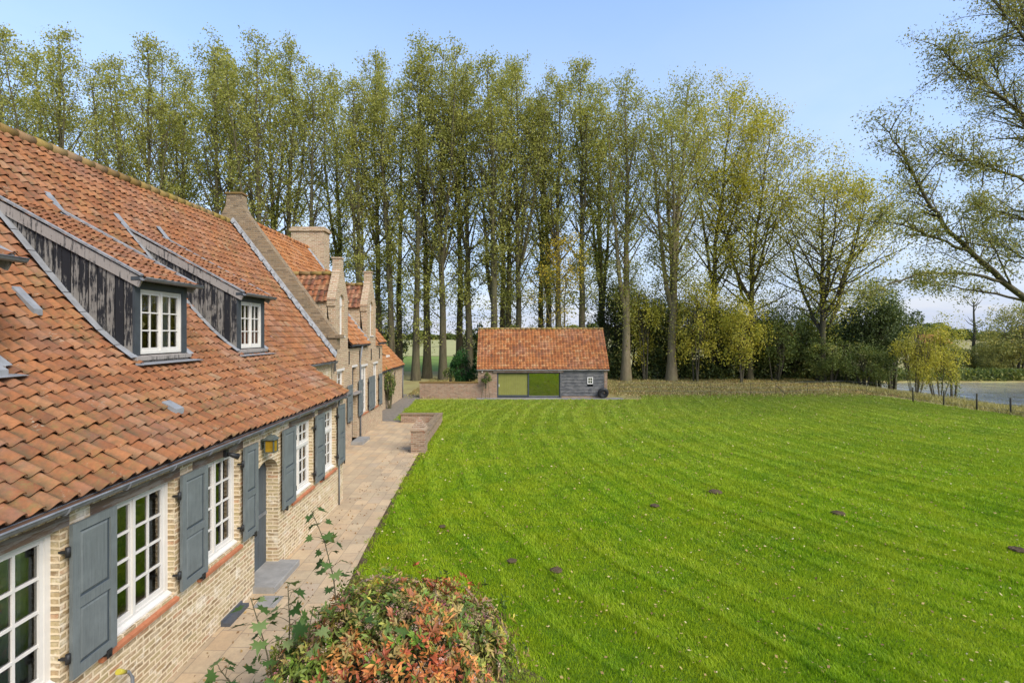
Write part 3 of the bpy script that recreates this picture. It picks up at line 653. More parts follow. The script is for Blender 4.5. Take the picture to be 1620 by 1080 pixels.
# dormers
def dormer(ya, yb):
    zt0 = 5.15; sl_ = .54; xf = -5.60
    def zr(x): return zt0 + sl_ * (-x - 5.5)
    xm = -8.04
    z0 = float(roof_z(xf)) + .07; z1 = zr(xf) - .11
    b = MB(); b.box(xf - .08, xf, ya - .01, ya + .12, z0 - .1, z1); b.box(xf - .08, xf, yb - .12, yb + .01, z0 - .1, z1); b.box(xf - .08, xf - .003, ya + .12, yb - .12, z1 - .11, z1)
    b.poly([(xf + .15, ya - .05, zr(xf + .15) - .02), (xf + .15, yb + .05, zr(xf + .15) - .02), (xm, yb + .05, zr(xm) - .02), (xm, ya - .05, zr(xm) - .02)]); b.box(xf - .02, xf + .13, ya - .06, yb + .06, zr(xf) - .10, zr(xf) - .045); dm = b.build('dormer', 'charcoal', wing)
    for yy, sgn in ((ya, -1), (yb, 1)):
        b = MB(); x = xf - .03; k = 0      # cheek boards
        while x > xm + .1:
            x2 = max(x - .135, xm + .05); off = (.004 if k % 2 else .0)
            poly = [(x, roof_z(x) - .05), (x2 + .014, roof_z(x2) - .05), (x2 + .014, zr(x2) - .02), (x, zr(x) - .02)]
            if poly[2][1] > poly[1][1]: b.prism(poly, 1, yy + (off if sgn > 0 else -off) - .012, yy + (off if sgn > 0 else -off) + .012)
            x = x2; k += 1
        ck = b.build('cheek', 'peel', dm)
    for yy in (ya - .035, yb + .035):
        b = MB(); b.bar((xf + .12, yy, zr(xf + .12) - .075), (xm + .1, yy, zr(xm + .1) - .075), .035, .15); b.build('barge_board', 'verge', dm)
    for yy in (ya - .04, yb + .04):
        b = MB(); b.bar((xf + .14, yy, zr(xf + .14) + .05), (xm + .05, yy, zr(xm + .05) + .075), .07, .03); b.build('verge_flashing', 'mortar', dm)
    Ld = math.hypot(xm - (xf + .16), zr(xm) - zr(xf + .16)); L_, dpos = slope_profile([(xf + .16, zr(xf + .16)), (xm, zr(xm))])
    tile_sheet('dormer_roof', dpos, ya - .02, yb + .02, L_, .172, .205, 'tile_wing', dm, seed=int(ya * 10))
    gg = MB(); x, z, r = xf + .19, zr(xf) - .065, .05
    ang = [math.pi + math.pi * i / 8 for i in range(9)]
    gg.prism([(x + r * math.cos(a), z + r * math.sin(a)) for a in ang] + [(x + (r - .005) * math.cos(a), z + (r - .005) * math.sin(a)) for a in ang[::-1]], 1, ya - .1, yb + .14); gg.tube([(x + r, ya - .1, z), (x + r, yb + .14, z)], .009, 6)
    gg.build('gutter', 'zinc', dm)
    b = MB(); b.prism([(xf - .1, z0 - .03), (xf + .06, z0 - .06), (xf + .06, z0 - .005), (xf - .1, z0 + .03)], 1, ya - .04, yb + .05); b.prism([(xf - .1, z0 - .16), (xf + .02, z0 - .16), (xf + .02, z0 - .062), (xf - .1, z0 - .032)], 1, ya - .01, yb + .02); b.build('sill', 'verge', dm)
    wnd_z0, wnd_z1 = z0 + .035, z1 - .11
    # the casement is a part of the wing, set into the dormer
    window_x(wing, xf - .02, ya + .12, yb - .12, wnd_z0, wnd_z1, 4, 3, frame=.035, bar=.022, curtain=[(yb - .42, yb - .16), (ya + .55, ya + .62)], name='dormer_window')
    # lead along the cheek foot and under the sill
    for yy in (ya - .07, yb + .07):
        b = MB(); x = xf + .05
        while x > xm + .15:
            x2 = x - .26; sg = -1 if yy < (ya + yb) / 2 else 1
            w_ = .075
            for (p, q) in ((x, x2 + .008),): b.poly([(p, yy - w_, roof_z(p) + .095), (p, yy + w_, roof_z(p) + .105), (q, yy + w_, roof_z(q) + .105), (q, yy - w_, roof_z(q) + .095)])
            x = x2
        b.build('cheek_flashing', 'lead', dm)
    b = MB(); b.prism([(xf + .06, z0 - .16), (xf + .0, z0 - .10), (xf - .01, z0 - .13), (xf + .22, roof_z(xf + .22) + .095), (xf + .23, roof_z(xf + .23) + .11)][2:] + [(xf + .01, z0 - .09)], 1, ya - .12, yb + .16)
    b.build('apron_flashing', 'lead', dm)
    # lead saddle where the roof meets the slope
    b = MB(); b.poly([(xm + .05, ya - .16, roof_z(xm + .05) + .09), (xm + .4, ya - .12, roof_z(xm + .4) + .09), (xm + .4, ya - .03, roof_z(xm + .4) + .10), (xm - .05, ya - .03, roof_z(xm - .05) + .10)]); b.build('lead_saddle', 'lead', dm)
    # plastered room behind the casement
    b = MB(); b.poly([(xf - 1.3, ya + .02, z0 - .2), (xf - 1.3, yb - .02, z0 - .2), (xf - 1.3, yb - .02, z1 + .6), (xf - 1.3, ya + .02, z1 + .6)]); b.build('room_wall', 'curtain', dm)
for d in DORM: dormer(*d)
# lead vent flaps and patches on the slope
for (x, y, wx, wy) in ((-6.3, 6.95, .30, .13), (-5.45, 5.55, .24, .2), (-5.55, 5.25, .2, .16), (-4.5, 7.15, .2, .17), (-6.95, 6.8, .10, .04)):
    b = MB(); b.prism([(x, float(roof_z(x)) + .13), (x - wx, float(roof_z(x - wx)) + .10), (x - wx, float(roof_z(x - wx)) + .06), (x, float(roof_z(x)) + .05)], 1, y - wy / 2, y + wy / 2); b.build('lead_vent', 'lead', wing)

# ================================================================ small fittings on the wing
ln = thing('wall_lantern', 'bronze wall lantern with amber glass panes above the arched door', 'lantern', (XW, 8.72, 2.40))
cx, cy, cz = XW + .16, 8.72, 2.40
b = MB()
for sx in (-1, 1):
    for sy in (-1, 1): b.box(cx + sx * .075 - .009, cx + sx * .075 + .009, cy + sy * .075 - .009, cy + sy * .075 + .009, cz - .12, cz + .10)
for zz in (-.12, .085): b.box(cx - .088, cx + .088, cy - .088, cy + .088, cz + zz, cz + zz + .014)
b.build('lantern_frame', 'verdigris', ln)
b = MB(); tp = [(cx, cy, cz + .19)]; sq = [(cx - .105, cy - .105, cz + .10), (cx + .105, cy - .105, cz + .10), (cx + .105, cy + .105, cz + .10), (cx - .105, cy + .105, cz + .10)]; s2 = [(cx - .045, cy - .045, cz + .165), (cx + .045, cy - .045, cz + .165), (cx + .045, cy + .045, cz + .165), (cx - .045, cy + .045, cz + .165)]
for i in range(4): j = (i + 1) % 4; b.poly([sq[i], sq[j], s2[j], s2[i]])
b.poly(s2); b.poly(sq[::-1]); b.tube([(cx, cy, cz + .16), (cx, cy, cz + .2)], .012, 8); b.build('lantern_cap', 'verdigris', ln)
b = MB(); b.box(cx - .07, cx + .07, cy - .07, cy + .07, cz - .105, cz + .085); b.build('amber_pane', 'amber', ln)
b = MB(); b.bar((XW, cy, cz + .02), (cx - .075, cy, cz + .02), .025, .03); b.box(XW, XW + .012, cy - .05, cy + .05, cz - .07, cz + .10); b.build('bracket', 'verdigris', ln)
sl = thing('security_light', 'small black security light fixed to the lintel over a white window', 'spotlight', (XW, 7.55, 2.5))
b = MB(); b.box(XW + .008, XW + .05, 7.50, 7.58, 2.48, 2.58); b.build('housing', 'iron', sl)
b = MB(); b.tube([(XW + .05, 7.54, 2.53), (XW + .10, 7.58, 2.50), (XW + .16, 7.64, 2.46)], [.02, .035, .045], 10); b.build('lamp_head', 'iron', sl)
tp = thing('garden_tap', 'grey standpipe tap with yellow hose nozzle against the brick wall', 'tap', (XW + .14, 5.48, 0))
b = MB(); b.tube([(XW + .14, 5.48, 0), (XW + .14, 5.48, .62), (XW + .12, 5.45, .70), (XW + .12, 5.40, .73)], .018, 8); b.build('standpipe', 'zinc', tp)
b = MB(); b.tube([(XW + .12, 5.41, .725), (XW + .12, 5.36, .76), (XW + .12, 5.30, .80)], [.018, .026, .03], 8); b.build('nozzle', 'yellowplastic', tp)
pv = MB(); pv.box(-3.88, -3.55, 7.95, 8.3, .034, .05); tag(pv.build('stone_mat', 'bluestone'), 'square grey stone slab lying flat on the terrace before the arched door', 'stone slab')
# ================================================================ 2 gabled house
XH, HA, HB = -5.80, 17.40, 24.70
house = thing('gabled_house', 'taller brick house with stepped dormer gables and bright orange tiled roof', 'house', (XH, 21, 0))
def gbot(a, b_): return [(a, b_)]
G = [(17.80, 19.20), (21.95, 23.40)]
hops = [(17.95, 18.72, 1.9, 2.95), (19.72, 20.42, .15, 1.92), (19.76, 20.38, 2.12, 2.98), (21.0, 21.95, .98, 2.92), (23.0, 23.78, .98, 2.92)]
gw = [((g[0] + g[1]) / 2 - .26, (g[0] + g[1]) / 2 + .26, 4.2, 5.28) for g in G]
mb = MB(); wall_x(mb, XH, HA, HB, -.2, 3.72, hops, back=.34)
# dormer gables, flush with the front
for (a, b_), (wa, wb, w0, w1) in zip(G, gw):
    m = (a + b_) / 2
    mb.prism([(a, 3.721), (b_, 3.721), (b_, 4.2), (a, 4.2)], 0, XH - .30, XH)
    arch = [(wb, w1 + .16), *[(m + (wb - m) * math.cos(t), w1 + .16 + .26 * math.sin(t)) for t in np.linspace(.3, math.pi - .3, 7)], (wa, w1 + .16)]
    out = [(a, 4.2001), (wa, 4.2001), *arch[::-1], (wb, 4.2001), (b_, 4.2001), (b_, 5.25), (b_ + .05, 5.25), (b_ + .05, 5.50), (b_, 5.62), (m + .24, 6.42), (m + .24, 6.50), (m + .15, 6.58), (m + .15, 6.98), (m - .15, 6.98), (m - .15, 6.58), (m - .24, 6.50), (m - .24, 6.42), (a, 5.62), (a - .05, 5.50), (a - .05, 5.25), (a, 5.25)]
    mb.prism(out, 0, XH - .30, XH)
    mb.box(XH - .33, XH + .03, m - .18, m + .18, 6.98, 7.03); mb.box(XH - .32, XH + .025, a - .08, a + .10, 5.46, 5.52); mb.box(XH - .32, XH + .025, b_ - .10, b_ + .08, 5.46, 5.52)
    # cheeks back to the roof
    for yy in (a, b_ - .22): mb.prism([(XH - .30, 3.72), (XH - .30, 5.42), (-6.95, 5.42), (-5.95, 3.9)], 1, yy, yy + .22)
# gable walls (the near one stands up as a parapet with a stub on top)
zh = lambda x: 3.90 + 1.285 * (-x - 5.7)
RX = -9.1; RZ = zh(RX)
mb.prism([(XH - .34, -.2), (XH - .34, 3.7), (RX, RZ - .05), (2 * RX - XH, 3.7), (2 * RX - XH, -.2)], 1, HB - .35, HB)
mb.box(2 * RX - XH, 2 * RX - XH + .3, HA, HB, -.2, 3.6)
hw = mb.build('wall', 'brick_far', house)
b = MB(); b.prism([(XH - .34, -.2), (XH - .34, 3.75), (-5.62, 3.75), (-5.62, 4.22), (RX + .42, RZ + .10), (RX + .29, RZ + .36), (RX + .25, RZ + .75), (RX - .25, RZ + .75), (RX - .29, RZ + .36), (RX - .42, RZ + .10), (2 * RX + 5.75, 4.1), (2 * RX + 5.8, -.2)], 1, HA - .04, HA + .30)
for z in (3.75,): b.box(-5.90, -5.50, HA - .10, HA + .38, 4.14, 4.26)
par = b.build('parapet_gable', 'brick_top', house)
b = MB(); b.box(RX - .29, RX + .29, HA - .08, HA + .34, RZ + .75, RZ + .81); b.build('parapet_cap', 'ridge', par)
b = MB()      # pale mortar fillet where the wing roof meets the parapet
pr = [(-5.6, 3.42), (-9.12, 8.0)]
n = 40
for i in range(n):
    t0, t1 = i / n, (i + 1.02) / n; p = [pr[0][k] + (pr[1][k] - pr[0][k]) * t0 for k in (0, 1)]; q = [pr[0][k] + (pr[1][k] - pr[0][k]) * t1 for k in (0, 1)]
    wv = .20 + .05 * math.sin(i * 2.3)
    b.poly([(p[0], HA - .045, p[1] + .22), (p[0], HA - .045 - wv, p[1] + .075), (q[0], HA - .045 - wv, q[1] + .075), (q[0], HA - .045, q[1] + .22)])
b.build('mortar_fillet', 'mortar', par)
SLh, hpos = slope_profile([(-5.66, 3.86), (RX, RZ)])
def hmask(u, s):
    m = np.ones_like(u, bool); dz = SLh
    x = -5.66 - s * (5.66 - 9.1) / SLh * -1; z = 3.86 + s * (RZ - 3.86) / SLh
    for (a, b_) in G:
        inside = (u > a - .02) & (u < b_ + .02); m &= ~(inside & (z < 5.45)); m &= ~((abs(u - (a + b_) / 2) < (6.5 - z) * .62) & (z >= 5.45))
    return m
tile_sheet('roof', hpos, HA + .30, HB + .1, SLh, .19, .225, 'tile_house', house, hmask, seed=21, k=6)
b = MB()
cuts = [HA + .36, *G[0], *G[1], HB + .08]
for i, (a, c_) in enumerate(zip(cuts, cuts[1:])):
    x0, z0 = (-5.64, 3.83) if i % 2 == 0 else (-6.9, zh(-6.9) - .07)
    b.poly([(x0, a, z0), (x0, c_, z0), (RX, c_, RZ - .05), (RX, a, RZ - .05)])
b.poly([(2 * RX + 5.5, HA, 3.7), (2 * RX + 5.5, HB, 3.7), (RX, HB, RZ - .04), (RX, HA, RZ - .04)]); b.build('roof_boarding', 'underlay', house)
SLq, qpos = slope_profile([(2 * RX + 5.6, 3.8), (RX, RZ)]); tile_sheet('rear_roof', qpos, HA + .36, HB + .1, SLq, .3, .36, 'tile_house', house, seed=22, k=5)
ridge_run('ridge_tiles', (RX, HA + .36, RZ + .02), (RX, HB + .1, RZ + .02), .11, house, 'tile_house')
for (a, b_) in G:
    m = (a + b_) / 2; ez, rz_ = 5.40, 6.42
    dr_ = MB()
    for sgn, yy in ((-1, a), (1, b_)):
        pass
    L = math.hypot(m - a + .1, rz_ - ez)
    def side(sgn, yy):
        def f(u, s):
            t = s / L; y = yy + sgn * .1 - sgn * (m - a + .1) * t; z = ez + (rz_ - ez) * t
            nrm = np.zeros(np.broadcast(u, s).shape + (3,)); nrm[..., 1] = sgn * (rz_ - ez) / L; nrm[..., 2] = (m - a + .1) / L
            return np.stack([u, np.broadcast_to(y, np.shape(u)), np.broadcast_to(z, np.shape(u))], -1), nrm
        return f
    # trim each course where it runs into the main slope
    def msk(u, s):
        z = ez + (rz_ - ez) * s / L; return -u < 5.75 + (z - 3.80) / 1.285
    rt = tile_sheet('dormer_roof', side(-1, a), -8.0, XH - .28, L, .225, .255, 'tile_dormer', house, msk, seed=31, amp=.04, k=7)
    r2 = tile_sheet('far_slope', side(1, b_), -8.0, XH - .28, L, .225, .255, 'tile_dormer', rt, msk, seed=32, amp=.04, k=7)
    ridge_run('ridge_tiles', (-7.75, m, rz_ + .03), (XH - .28, m, rz_ + .03), .085, rt, 'ridge')
    bb = MB(); 
    for (y_, sg) in ((a - .1, 1), (b_ + .1, -1)): bb.poly([(XH - .3, y_, ez - .02), (XH - .3, m, rz_ - .02), (5.7 and -7.75, m, rz_ - .02), (-6.95, y_, ez - .02)])
    bb.build('dormer_boarding', 'underlay', rt)
    fl = MB()     # lead valley beside the cheek
    for yy in (a - .06, ):
        for t in range(9):
            x0, x1 = -5.72 - t * .15, -5.72 - (t + 1.05) * .15; fl.poly([(x0, yy - .06, zh(x0) + .03), (x0, yy + .055, zh(x0) + .12), (x1, yy + .055, zh(x1) + .12), (x1, yy - .06, zh(x1) + .03)])
    fl.build('lead_valley', 'mortar', rt)
for (wa, wb, w0, w1) in gw:
    wd = window_x(house, XH - .10, wa, wb, w0, w1, 2, 4, double=False, frame=.05, bar=.03)
    b = MB(); m = (wa + wb) / 2; b.prism([(wa, w1), (wb, w1), (wb, w1 + .16), *[(m + (wb - m) * math.cos(t), w1 + .16 + .25 * math.sin(t)) for t in np.linspace(.3, math.pi - .3, 7)], (wa, w1 + .16)], 0, XH - .14, XH - .08); b.build('tympanum', 'white', wd)
    b = MB(); b.box(XH - .08, XH + .04, wa - .04, wb + .04, w0 - .05, w0 - .004); b.build('sill', 'white', wd)
for i, (a, c_, z0, z1) in enumerate(hops):
    if i == 1: continue
    if i == 2: wd = window_x(house, XH - .14, a, c_, z0, z1, 1, 1, double=False, mat='charcoal')
    else: wd = window_x(house, XH - .08, a, c_, z0, z1, 2 if i == 0 else 4, 4 if i == 0 else 6, double=(i != 0))
    b = MB(); b.box(XH - .1, XH + .012, a - .05, c_ + .05, z1 - .002, z1 + .085); b.build('lintel', 'white', wd)
    if i > 2:
        b = MB(); b.box(XH - .08, XH + .05, a - .03, c_ + .03, z0 - .06, z0 - .003); b.build('sill', 'terracotta', wd)
for (a, c_, h) in ((18.98, 19.55, 'far'), (20.45, 20.98, 'far'), (22.0, 22.48, 'near'), (22.5, 22.98, 'far'), (23.82, 24.35, 'near')): shutter_x(house, XH + .055, a, c_, .98, 2.42 if a > 20 else 2.35, h)
b = MB()
for k in range(4): b.box(XH - .22, XH - .18 + .001 * (k % 2), 19.74 + .165 * k, 19.735 + .165 * (k + 1), .15, 1.9)
hd = b.build('door', 'charcoal', house)
b = MB(); b.box(XH - .18, XH + .45, 19.55, 20.65, .02, .15); b.build('door_step', 'bluestone', house)
b = MB(); b.box(XH - .1, XH + .16, 19.6, 20.55, 1.93, 2.01); b.build('door_hood', 'verge', house)
for yy in (19.3, 20.72, 22.55, 24.05):
    b = MB(); b.bar((XH + .02, yy, 3.12), (XH + .02, yy, 3.62), .035, .03, up=(0, 1, 0)); b.build('wall_anchor', 'iron', house)
for (a, c_) in ((HA + .38, 17.78), (19.22, 21.93), (23.42, HB + .1)): gutter(house, -5.68, a, c_, 3.84, .055, 'slate')
b = MB(); b.tube([(XH + .05, 20.74, 0.03), (XH + .05, 20.74, 2.1), (XH + .05, 20.74, 3.0), (XH + .02, 20.74, 3.1), (-5.68, 20.74, 3.8)], .035, 8); b.build('downpipe', 'zinc', house)
b = MB(); b.tube([(XH + .08, 17.5, 3.0), (XH + .08, 17.5, 3.6), (-5.68, 17.6, 3.82)], .035, 8); b.build('downpipe', 'zinc', house)
b = MB(); b.box(-9.85, -8.32, 23.85, 24.62, 6.6, 9.05); b.box(-9.92, -8.25, 23.78, 24.69, 9.05, 9.17); b.box(-9.86, -8.31, 23.84, 24.63, 9.17, 9.26); b.build('chimney', 'brick_far', house)
b = MB(); b.poly([(-9.1, 23.83, RZ + .12), (-8.32, 23.83, zh(-8.32) + .16), (-8.22, 23.70, zh(-8.22) + .05), (-9.1, 23.70, RZ + .05)]); b.build('chimney_flashing', 'lead', house)

# ================================================================ 3 low outbuilding beyond
outb = thing('outbuilding', 'low cottage outbuilding with vivid orange roof and climber on its brick wall', 'outbuilding', (-6.65, 29, 0))
XO, OA, OB = -6.65, 24.72, 34.0
oo = [(27.6, 28.3, 1.0, 1.9), (30.2, 30.9, 1.0, 1.9), (31.4, 32.0, 1.0, 1.9)]
mb = MB(); wall_x(mb, XO, OA, OB, -.2, 2.2, oo, back=.3); mb.prism([(XO - .3, -.2), (XO - .3, 2.18), (-9.1, 4.75), (-11.6, 2.2), (-11.6, -.2)], 1, OB - .3, OB); mb.box(-11.6, -11.3, OA, OB - .3, -.2, 2.2); mb.build('wall', 'brick_far', outb)
for (a, c_, z0, z1) in oo:
    wd = window_x(outb, XO - .08, a, c_, z0, z1, 2, 3, double=False, mat='charcoal')
SLo, opos = slope_profile([(-6.52, 2.22), (-9.1, 4.85)]); tile_sheet('roof', opos, OA, OB + .08, SLo, .21, .25, 'tile_out', outb, seed=41, k=6)
SLo2, opos2 = slope_profile([(-11.75, 2.15), (-9.1, 4.85)]); tile_sheet('rear_roof', opos2, OA, OB + .08, SLo2, .3, .35, 'tile_out', outb, seed=42, k=5)
b = MB(); b.poly([(-6.54, OA, 2.18), (-6.54, OB + .05, 2.18), (-9.1, OB + .05, 4.82), (-9.1, OA, 4.82)]); b.poly([(-11.7, OA, 2.16), (-11.7, OB, 2.16), (-9.1, OB, 4.81), (-9.1, OA, 4.81)]); b.build('roof_boarding', 'underlay', outb)
ridge_run('ridge_tiles', (-9.1, OA, 4.88), (-9.1, OB + .08, 4.88), .1, outb, 'tile_out'); gutter(outb, -6.52, OA, OB + .05, 2.19, .055, 'slate')
b = MB(); b.tube([(XO + .04, OB - .06, 0), (XO + .04, OB - .06, 2.1)], .035, 8); b.build('downpipe', 'zinc', outb)
fl_ = thing('floodlight', 'small white floodlight under the eaves between the gabled house and orange roofed outbuilding', 'floodlight', (-5.75, 24.72, 3.3))
b = MB(); b.box(-5.86, -5.78, 24.72, 24.80, 3.25, 3.33); b.bar((-5.80, 24.78, 3.28), (-5.62, 24.95, 3.2), .03, .03); b.build('bracket', 'iron', fl_)
b = MB(); b.prism([(-5.66, 3.12), (-5.50, 3.16), (-5.52, 3.24), (-5.66, 3.24)], 1, 24.88, 25.02); b.build('lamp_head', 'white', fl_)

# ================================================================ barn
YBn, BX0, BX1 = 33.95, -1.62, 6.95
barn = thing('barn', 'small barn with orange tiled roof, green panel doors and silvered board cladding', 'barn', (2.7, YBn, 0))
BD = 4.1; EZ, RZb, RY = 1.98, 4.58, YBn + 2.05
mb = MB()
mb.box(BX0, -.36, YBn, YBn + .28, -.1, 1.93); mb.prism([(YBn + .28, -.1), (YBn + .28, 1.9), (RY, RZb - .1), (YBn + BD, 1.9), (YBn + BD, -.1)], 0, BX0, BX0 + .28); mb.prism([(YBn + .02, -.1), (YBn + .02, 1.9), (RY, RZb - .1), (YBn + BD, 1.9), (YBn + BD, -.1)], 0, BX1 - .28, BX1 - .001)
mb.box(BX0 + .28, BX1 - .28, YBn + BD - .28, YBn + BD - .001, -.1, 1.88); mb.box(6.75, BX1, YBn - .02, YBn + .019, -.1, 1.9); mb.box(3.92, 6.74, YBn + .03, YBn + .14, -.1, .14); mb.build('wall', 'brick_old', barn)
b = MB(); k = 0; z = .14
WN = (5.62, 6.0, .93, 1.40)
rr_ = random.Random(4)
while z < 1.86:
    h = .215; off = rr_.uniform(0, .012)
    for (a, c_) in (((3.90, WN[0]), (WN[1], 6.74)) if (z + h > WN[2] and z < WN[3]) else ((3.90, 6.74),)): b.prism([(YBn + .02 - off, z), (YBn + .02 - off - .012, z + .005), (YBn + .008 - off + .01, z + h - .02), (YBn + .05, z + h - .02), (YBn + .05, z)], 0, a, c_)
    z += h
b.box(3.90, 6.74, YBn + .052, YBn + .06, .1, 1.86) if False else None; b.box(3.82, 3.90, YBn - .04, YBn + .05, .06, 1.86); b.build('board_cladding', 'barnwood', barn)
b = MB(); b.box(3.92, WN[0], YBn + .056, YBn + .08, .14, 1.85); b.box(WN[1], 6.73, YBn + .056, YBn + .08, .14, 1.85); b.build('cladding_backing', 'iron', barn)
def barn_window():
    f = MB(); y = YBn - .03; x0, x1, z0, z1 = WN; w_ = .065
    f.box(x0, x0 + w_, y, y + .06, z0, z1); f.box(x1 - w_, x1, y, y + .06, z0, z1); f.box(x0 + w_, x1 - w_, y + .002, y + .06, z0, z0 + w_); f.box(x0 + w_, x1 - w_, y + .002, y + .06, z1 - w_, z1); m = (x0 + x1) / 2; f.box(m - .018, m + .018, y + .01, y + .05, z0 + w_, z1 - w_); zm = (z0 + z1) / 2; f.box(x0 + w_, x1 - w_, y + .014, y + .046, zm - .018, zm + .018)
    wd = f.build('window', 'white', barn); g = MB(); g.poly([(x0, y + .03, z0), (x1, y + .03, z0), (x1, y + .03, z1), (x0, y + .03, z1)]); g.build('pane', 'glass', wd)
    g = MB(); g.poly([(x0, y + .3, z0 - .2), (x1, y + .3, z0 - .2), (x1, y + .3, z1 + .2), (x0, y + .3, z1 + .2)]); g.build('dark_lining', 'iron', wd)
barn_window()
b = MB(); b.box(-.62, 4.02, YBn - .10, YBn + .2, 1.70, 1.82); b.box(BX0, BX1, YBn - .01, YBn + .2, 1.86, 1.94); b.build('lintel_beam', 'lintel', barn)
b = MB(); b.box(-.36, -.27, YBn + .02, YBn + .14, .05, 1.70); b.box(1.68, 1.76, YBn + .03, YBn + .13, .05, 1.70); b.box(3.76, 3.82, YBn + .02, YBn + .14, .05, 1.70); b.box(-.27, 1.68, YBn + .05, YBn + .12, .06, .20); b.box(1.76, 3.76, YBn + .06, YBn + .12, .04, .09); b.box(-.27, 1.68, YBn + .05, YBn + .12, 1.62, 1.70); b.box(1.76, 3.76, YBn + .06, YBn + .12, 1.62, 1.70); dfm = b.build('door_frame', 'charcoal', barn)
b = MB()
for k in range(13):
    x = -.27 + 1.95 * k / 13; b.box(x + .003, x + 1.95 / 13 - .003, YBn + .09 - .003 * (k % 2), YBn + .115, .20, 1.62)
dl = b.build('sliding_door', 'green_curtain', barn)
b = MB(); b.box(-.25, -.21, YBn + .03, YBn + .085, .75, .92); b.build('handle', 'white', dl)
b = MB()
for k in range(4):
    x = 3.18 + .58 * k / 4; b.box(x + .002, x + .142, YBn + .13 - .003 * (k % 2), YBn + .15, .09, 1.62)
b.build('folded_door_leaf', 'green_curtain', barn)
b = MB(); b.poly([(1.76, YBn + .095, .09), (3.76, YBn + .095, .09), (3.76, YBn + .095, 1.62), (1.76, YBn + .095, 1.62)]); b.build('glass_door', 'barn_glass', barn)
b = MB(); b.box(BX0 + .3, BX1 - .3, YBn + .3, YBn + BD - .3, -.05, .03); b.build('floor_slab', 'concrete', barn)
b = MB(); b.poly([(1.70, YBn + 1.3, .0), (3.9, YBn + 1.3, .0), (3.9, YBn + 1.3, 1.9), (1.70, YBn + 1.3, 1.9)]); b.build('dark_partition', 'slate', barn)
def barn_pos(y0, z0, y1, z1):
    L = math.hypot(y1 - y0, z1 - z0); ny, nz_ = -(z1 - z0) / L, abs(y1 - y0) / L
    if y1 < y0: ny = (z1 - z0) / L
    def f(u, s):
        t = s / L; nrm = np.zeros(np.broadcast(u, s).shape + (3,)); nrm[..., 1] = ny; nrm[..., 2] = nz_
        return np.stack([u, y0 + (y1 - y0) * t, z0 + (z1 - z0) * t], -1), nrm
    return L, f
Lb, bp = barn_pos(YBn - .14, EZ - .06, RY, RZb); tile_sheet('roof', bp, BX0 - .08, BX1 + .10, Lb, .212, .205, 'tile_barn', barn, seed=51, k=6)
Lb2, bp2 = barn_pos(YBn + BD + .14, EZ - .06, RY, RZb); tile_sheet('rear_roof', bp2, BX0 - .08, BX1 + .10, Lb2, .3, .3, 'tile_barn', barn, seed=52, k=5)
b = MB(); b.poly([(BX0 - .06, YBn - .12, EZ - .09), (BX1 + .08, YBn - .12, EZ - .09), (BX1 + .08, RY, RZb - .04), (BX0 - .06, RY, RZb - .04)]); b.poly([(BX0 - .06, YBn + BD + .12, EZ - .09), (BX1 + .08, YBn + BD + .12, EZ - .09), (BX1 + .08, RY, RZb - .05), (BX0 - .06, RY, RZb - .05)]); b.build('roof_boarding', 'underlay', barn)
b = MB(); b.box(BX0 - .08, BX1 + .1, YBn - .15, YBn - .03, 1.84, 1.90); b.build('eaves_board', 'verge', barn)
ridge_run('ridge_tiles', (BX0 - .08, RY, RZb + .03), (BX1 + .1, RY, RZb + .03), .09, barn, 'ridge')
b = MB(); b.tube([(BX0 + .28, YBn - .03, 1.76), (BX0 + .28, YBn - .12, 1.74)], .045, 8); b.build('wall_lamp', 'white', barn)
# old millstone / tyre ring leaning against the barn
b = MB(); n = 28; c0 = Vector((6.62, YBn - .26, .37)); Rr, rr2 = .245, .125; ax = Vector((0, 1, .25)).normalized(); u = ax.cross(Vector((1, 0, 0))).normalized(); v = ax.cross(u)
for i in range(n):
    a0 = 2 * math.pi * i / n; a1 = 2 * math.pi * (i + 1) / n
    for j in range(12):
        def pt(a, k): d = u * math.cos(a) + v * math.sin(a); t = 2 * math.pi * k / 12; return c0 + d * (Rr + rr2 * math.cos(t) * (1.0 + .02 * math.cos(a * 14))) + ax * rr2 * .95 * math.sin(t)
        b.poly([pt(a0, j), pt(a1, j), pt(a1, j + 1), pt(a0, j + 1)], True)
tag(b.build('tyre', 'iron'), 'old dark ring shaped tyre leaning against the barn board cladding', 'tyre')

# ================================================================ garden walls
gwl = thing('garden_wall', 'long brown brick garden wall running up to the barn with lichened coping', 'wall', (-3.5, 34, 0))
b = MB(); b.box(-5.5, BX0 - .003, YBn + .0, YBn + .26, -.1, 1.0); b.build('wall_body', 'brick_old', gwl)
b = MB(); b.box(-5.54, BX0 - .003, YBn - .03, YBn + .29, 1.0, 1.075); b.build('coping', 'ridge', gwl)
lw = thing('terrace_wall', 'low L-shaped brick wall with pointed pier at the terrace edge', 'wall', (-3.0, 21, 0))
b = MB(); b.box(-3.16, -2.90, 18.75, 24.68, -.05, .40); b.box(-4.85, -3.16, 24.42, 24.68, -.05, .40); b.build('wall_body', 'brick_old', lw)
b = MB(); b.box(-3.19, -2.87, 18.75, 24.71, .40, .475); b.box(-4.88, -3.19, 24.39, 24.71, .40, .475); b.build('coping', 'brick_top', lw)
b = MB(); b.box(-3.27, -2.75, 18.25, 18.75, -.05, .80); b.box(-3.29, -2.73, 18.23, 18.77, .80, .86)
q = [(-3.29, 18.23), (-2.73, 18.23), (-2.73, 18.77), (-3.29, 18.77)]
for i in range(4): j = (i + 1) % 4; b.poly([(*q[i], .86), (*q[j], .86), (-3.01, 18.5, 1.30)])
b.build('pier', 'brick_old', lw)

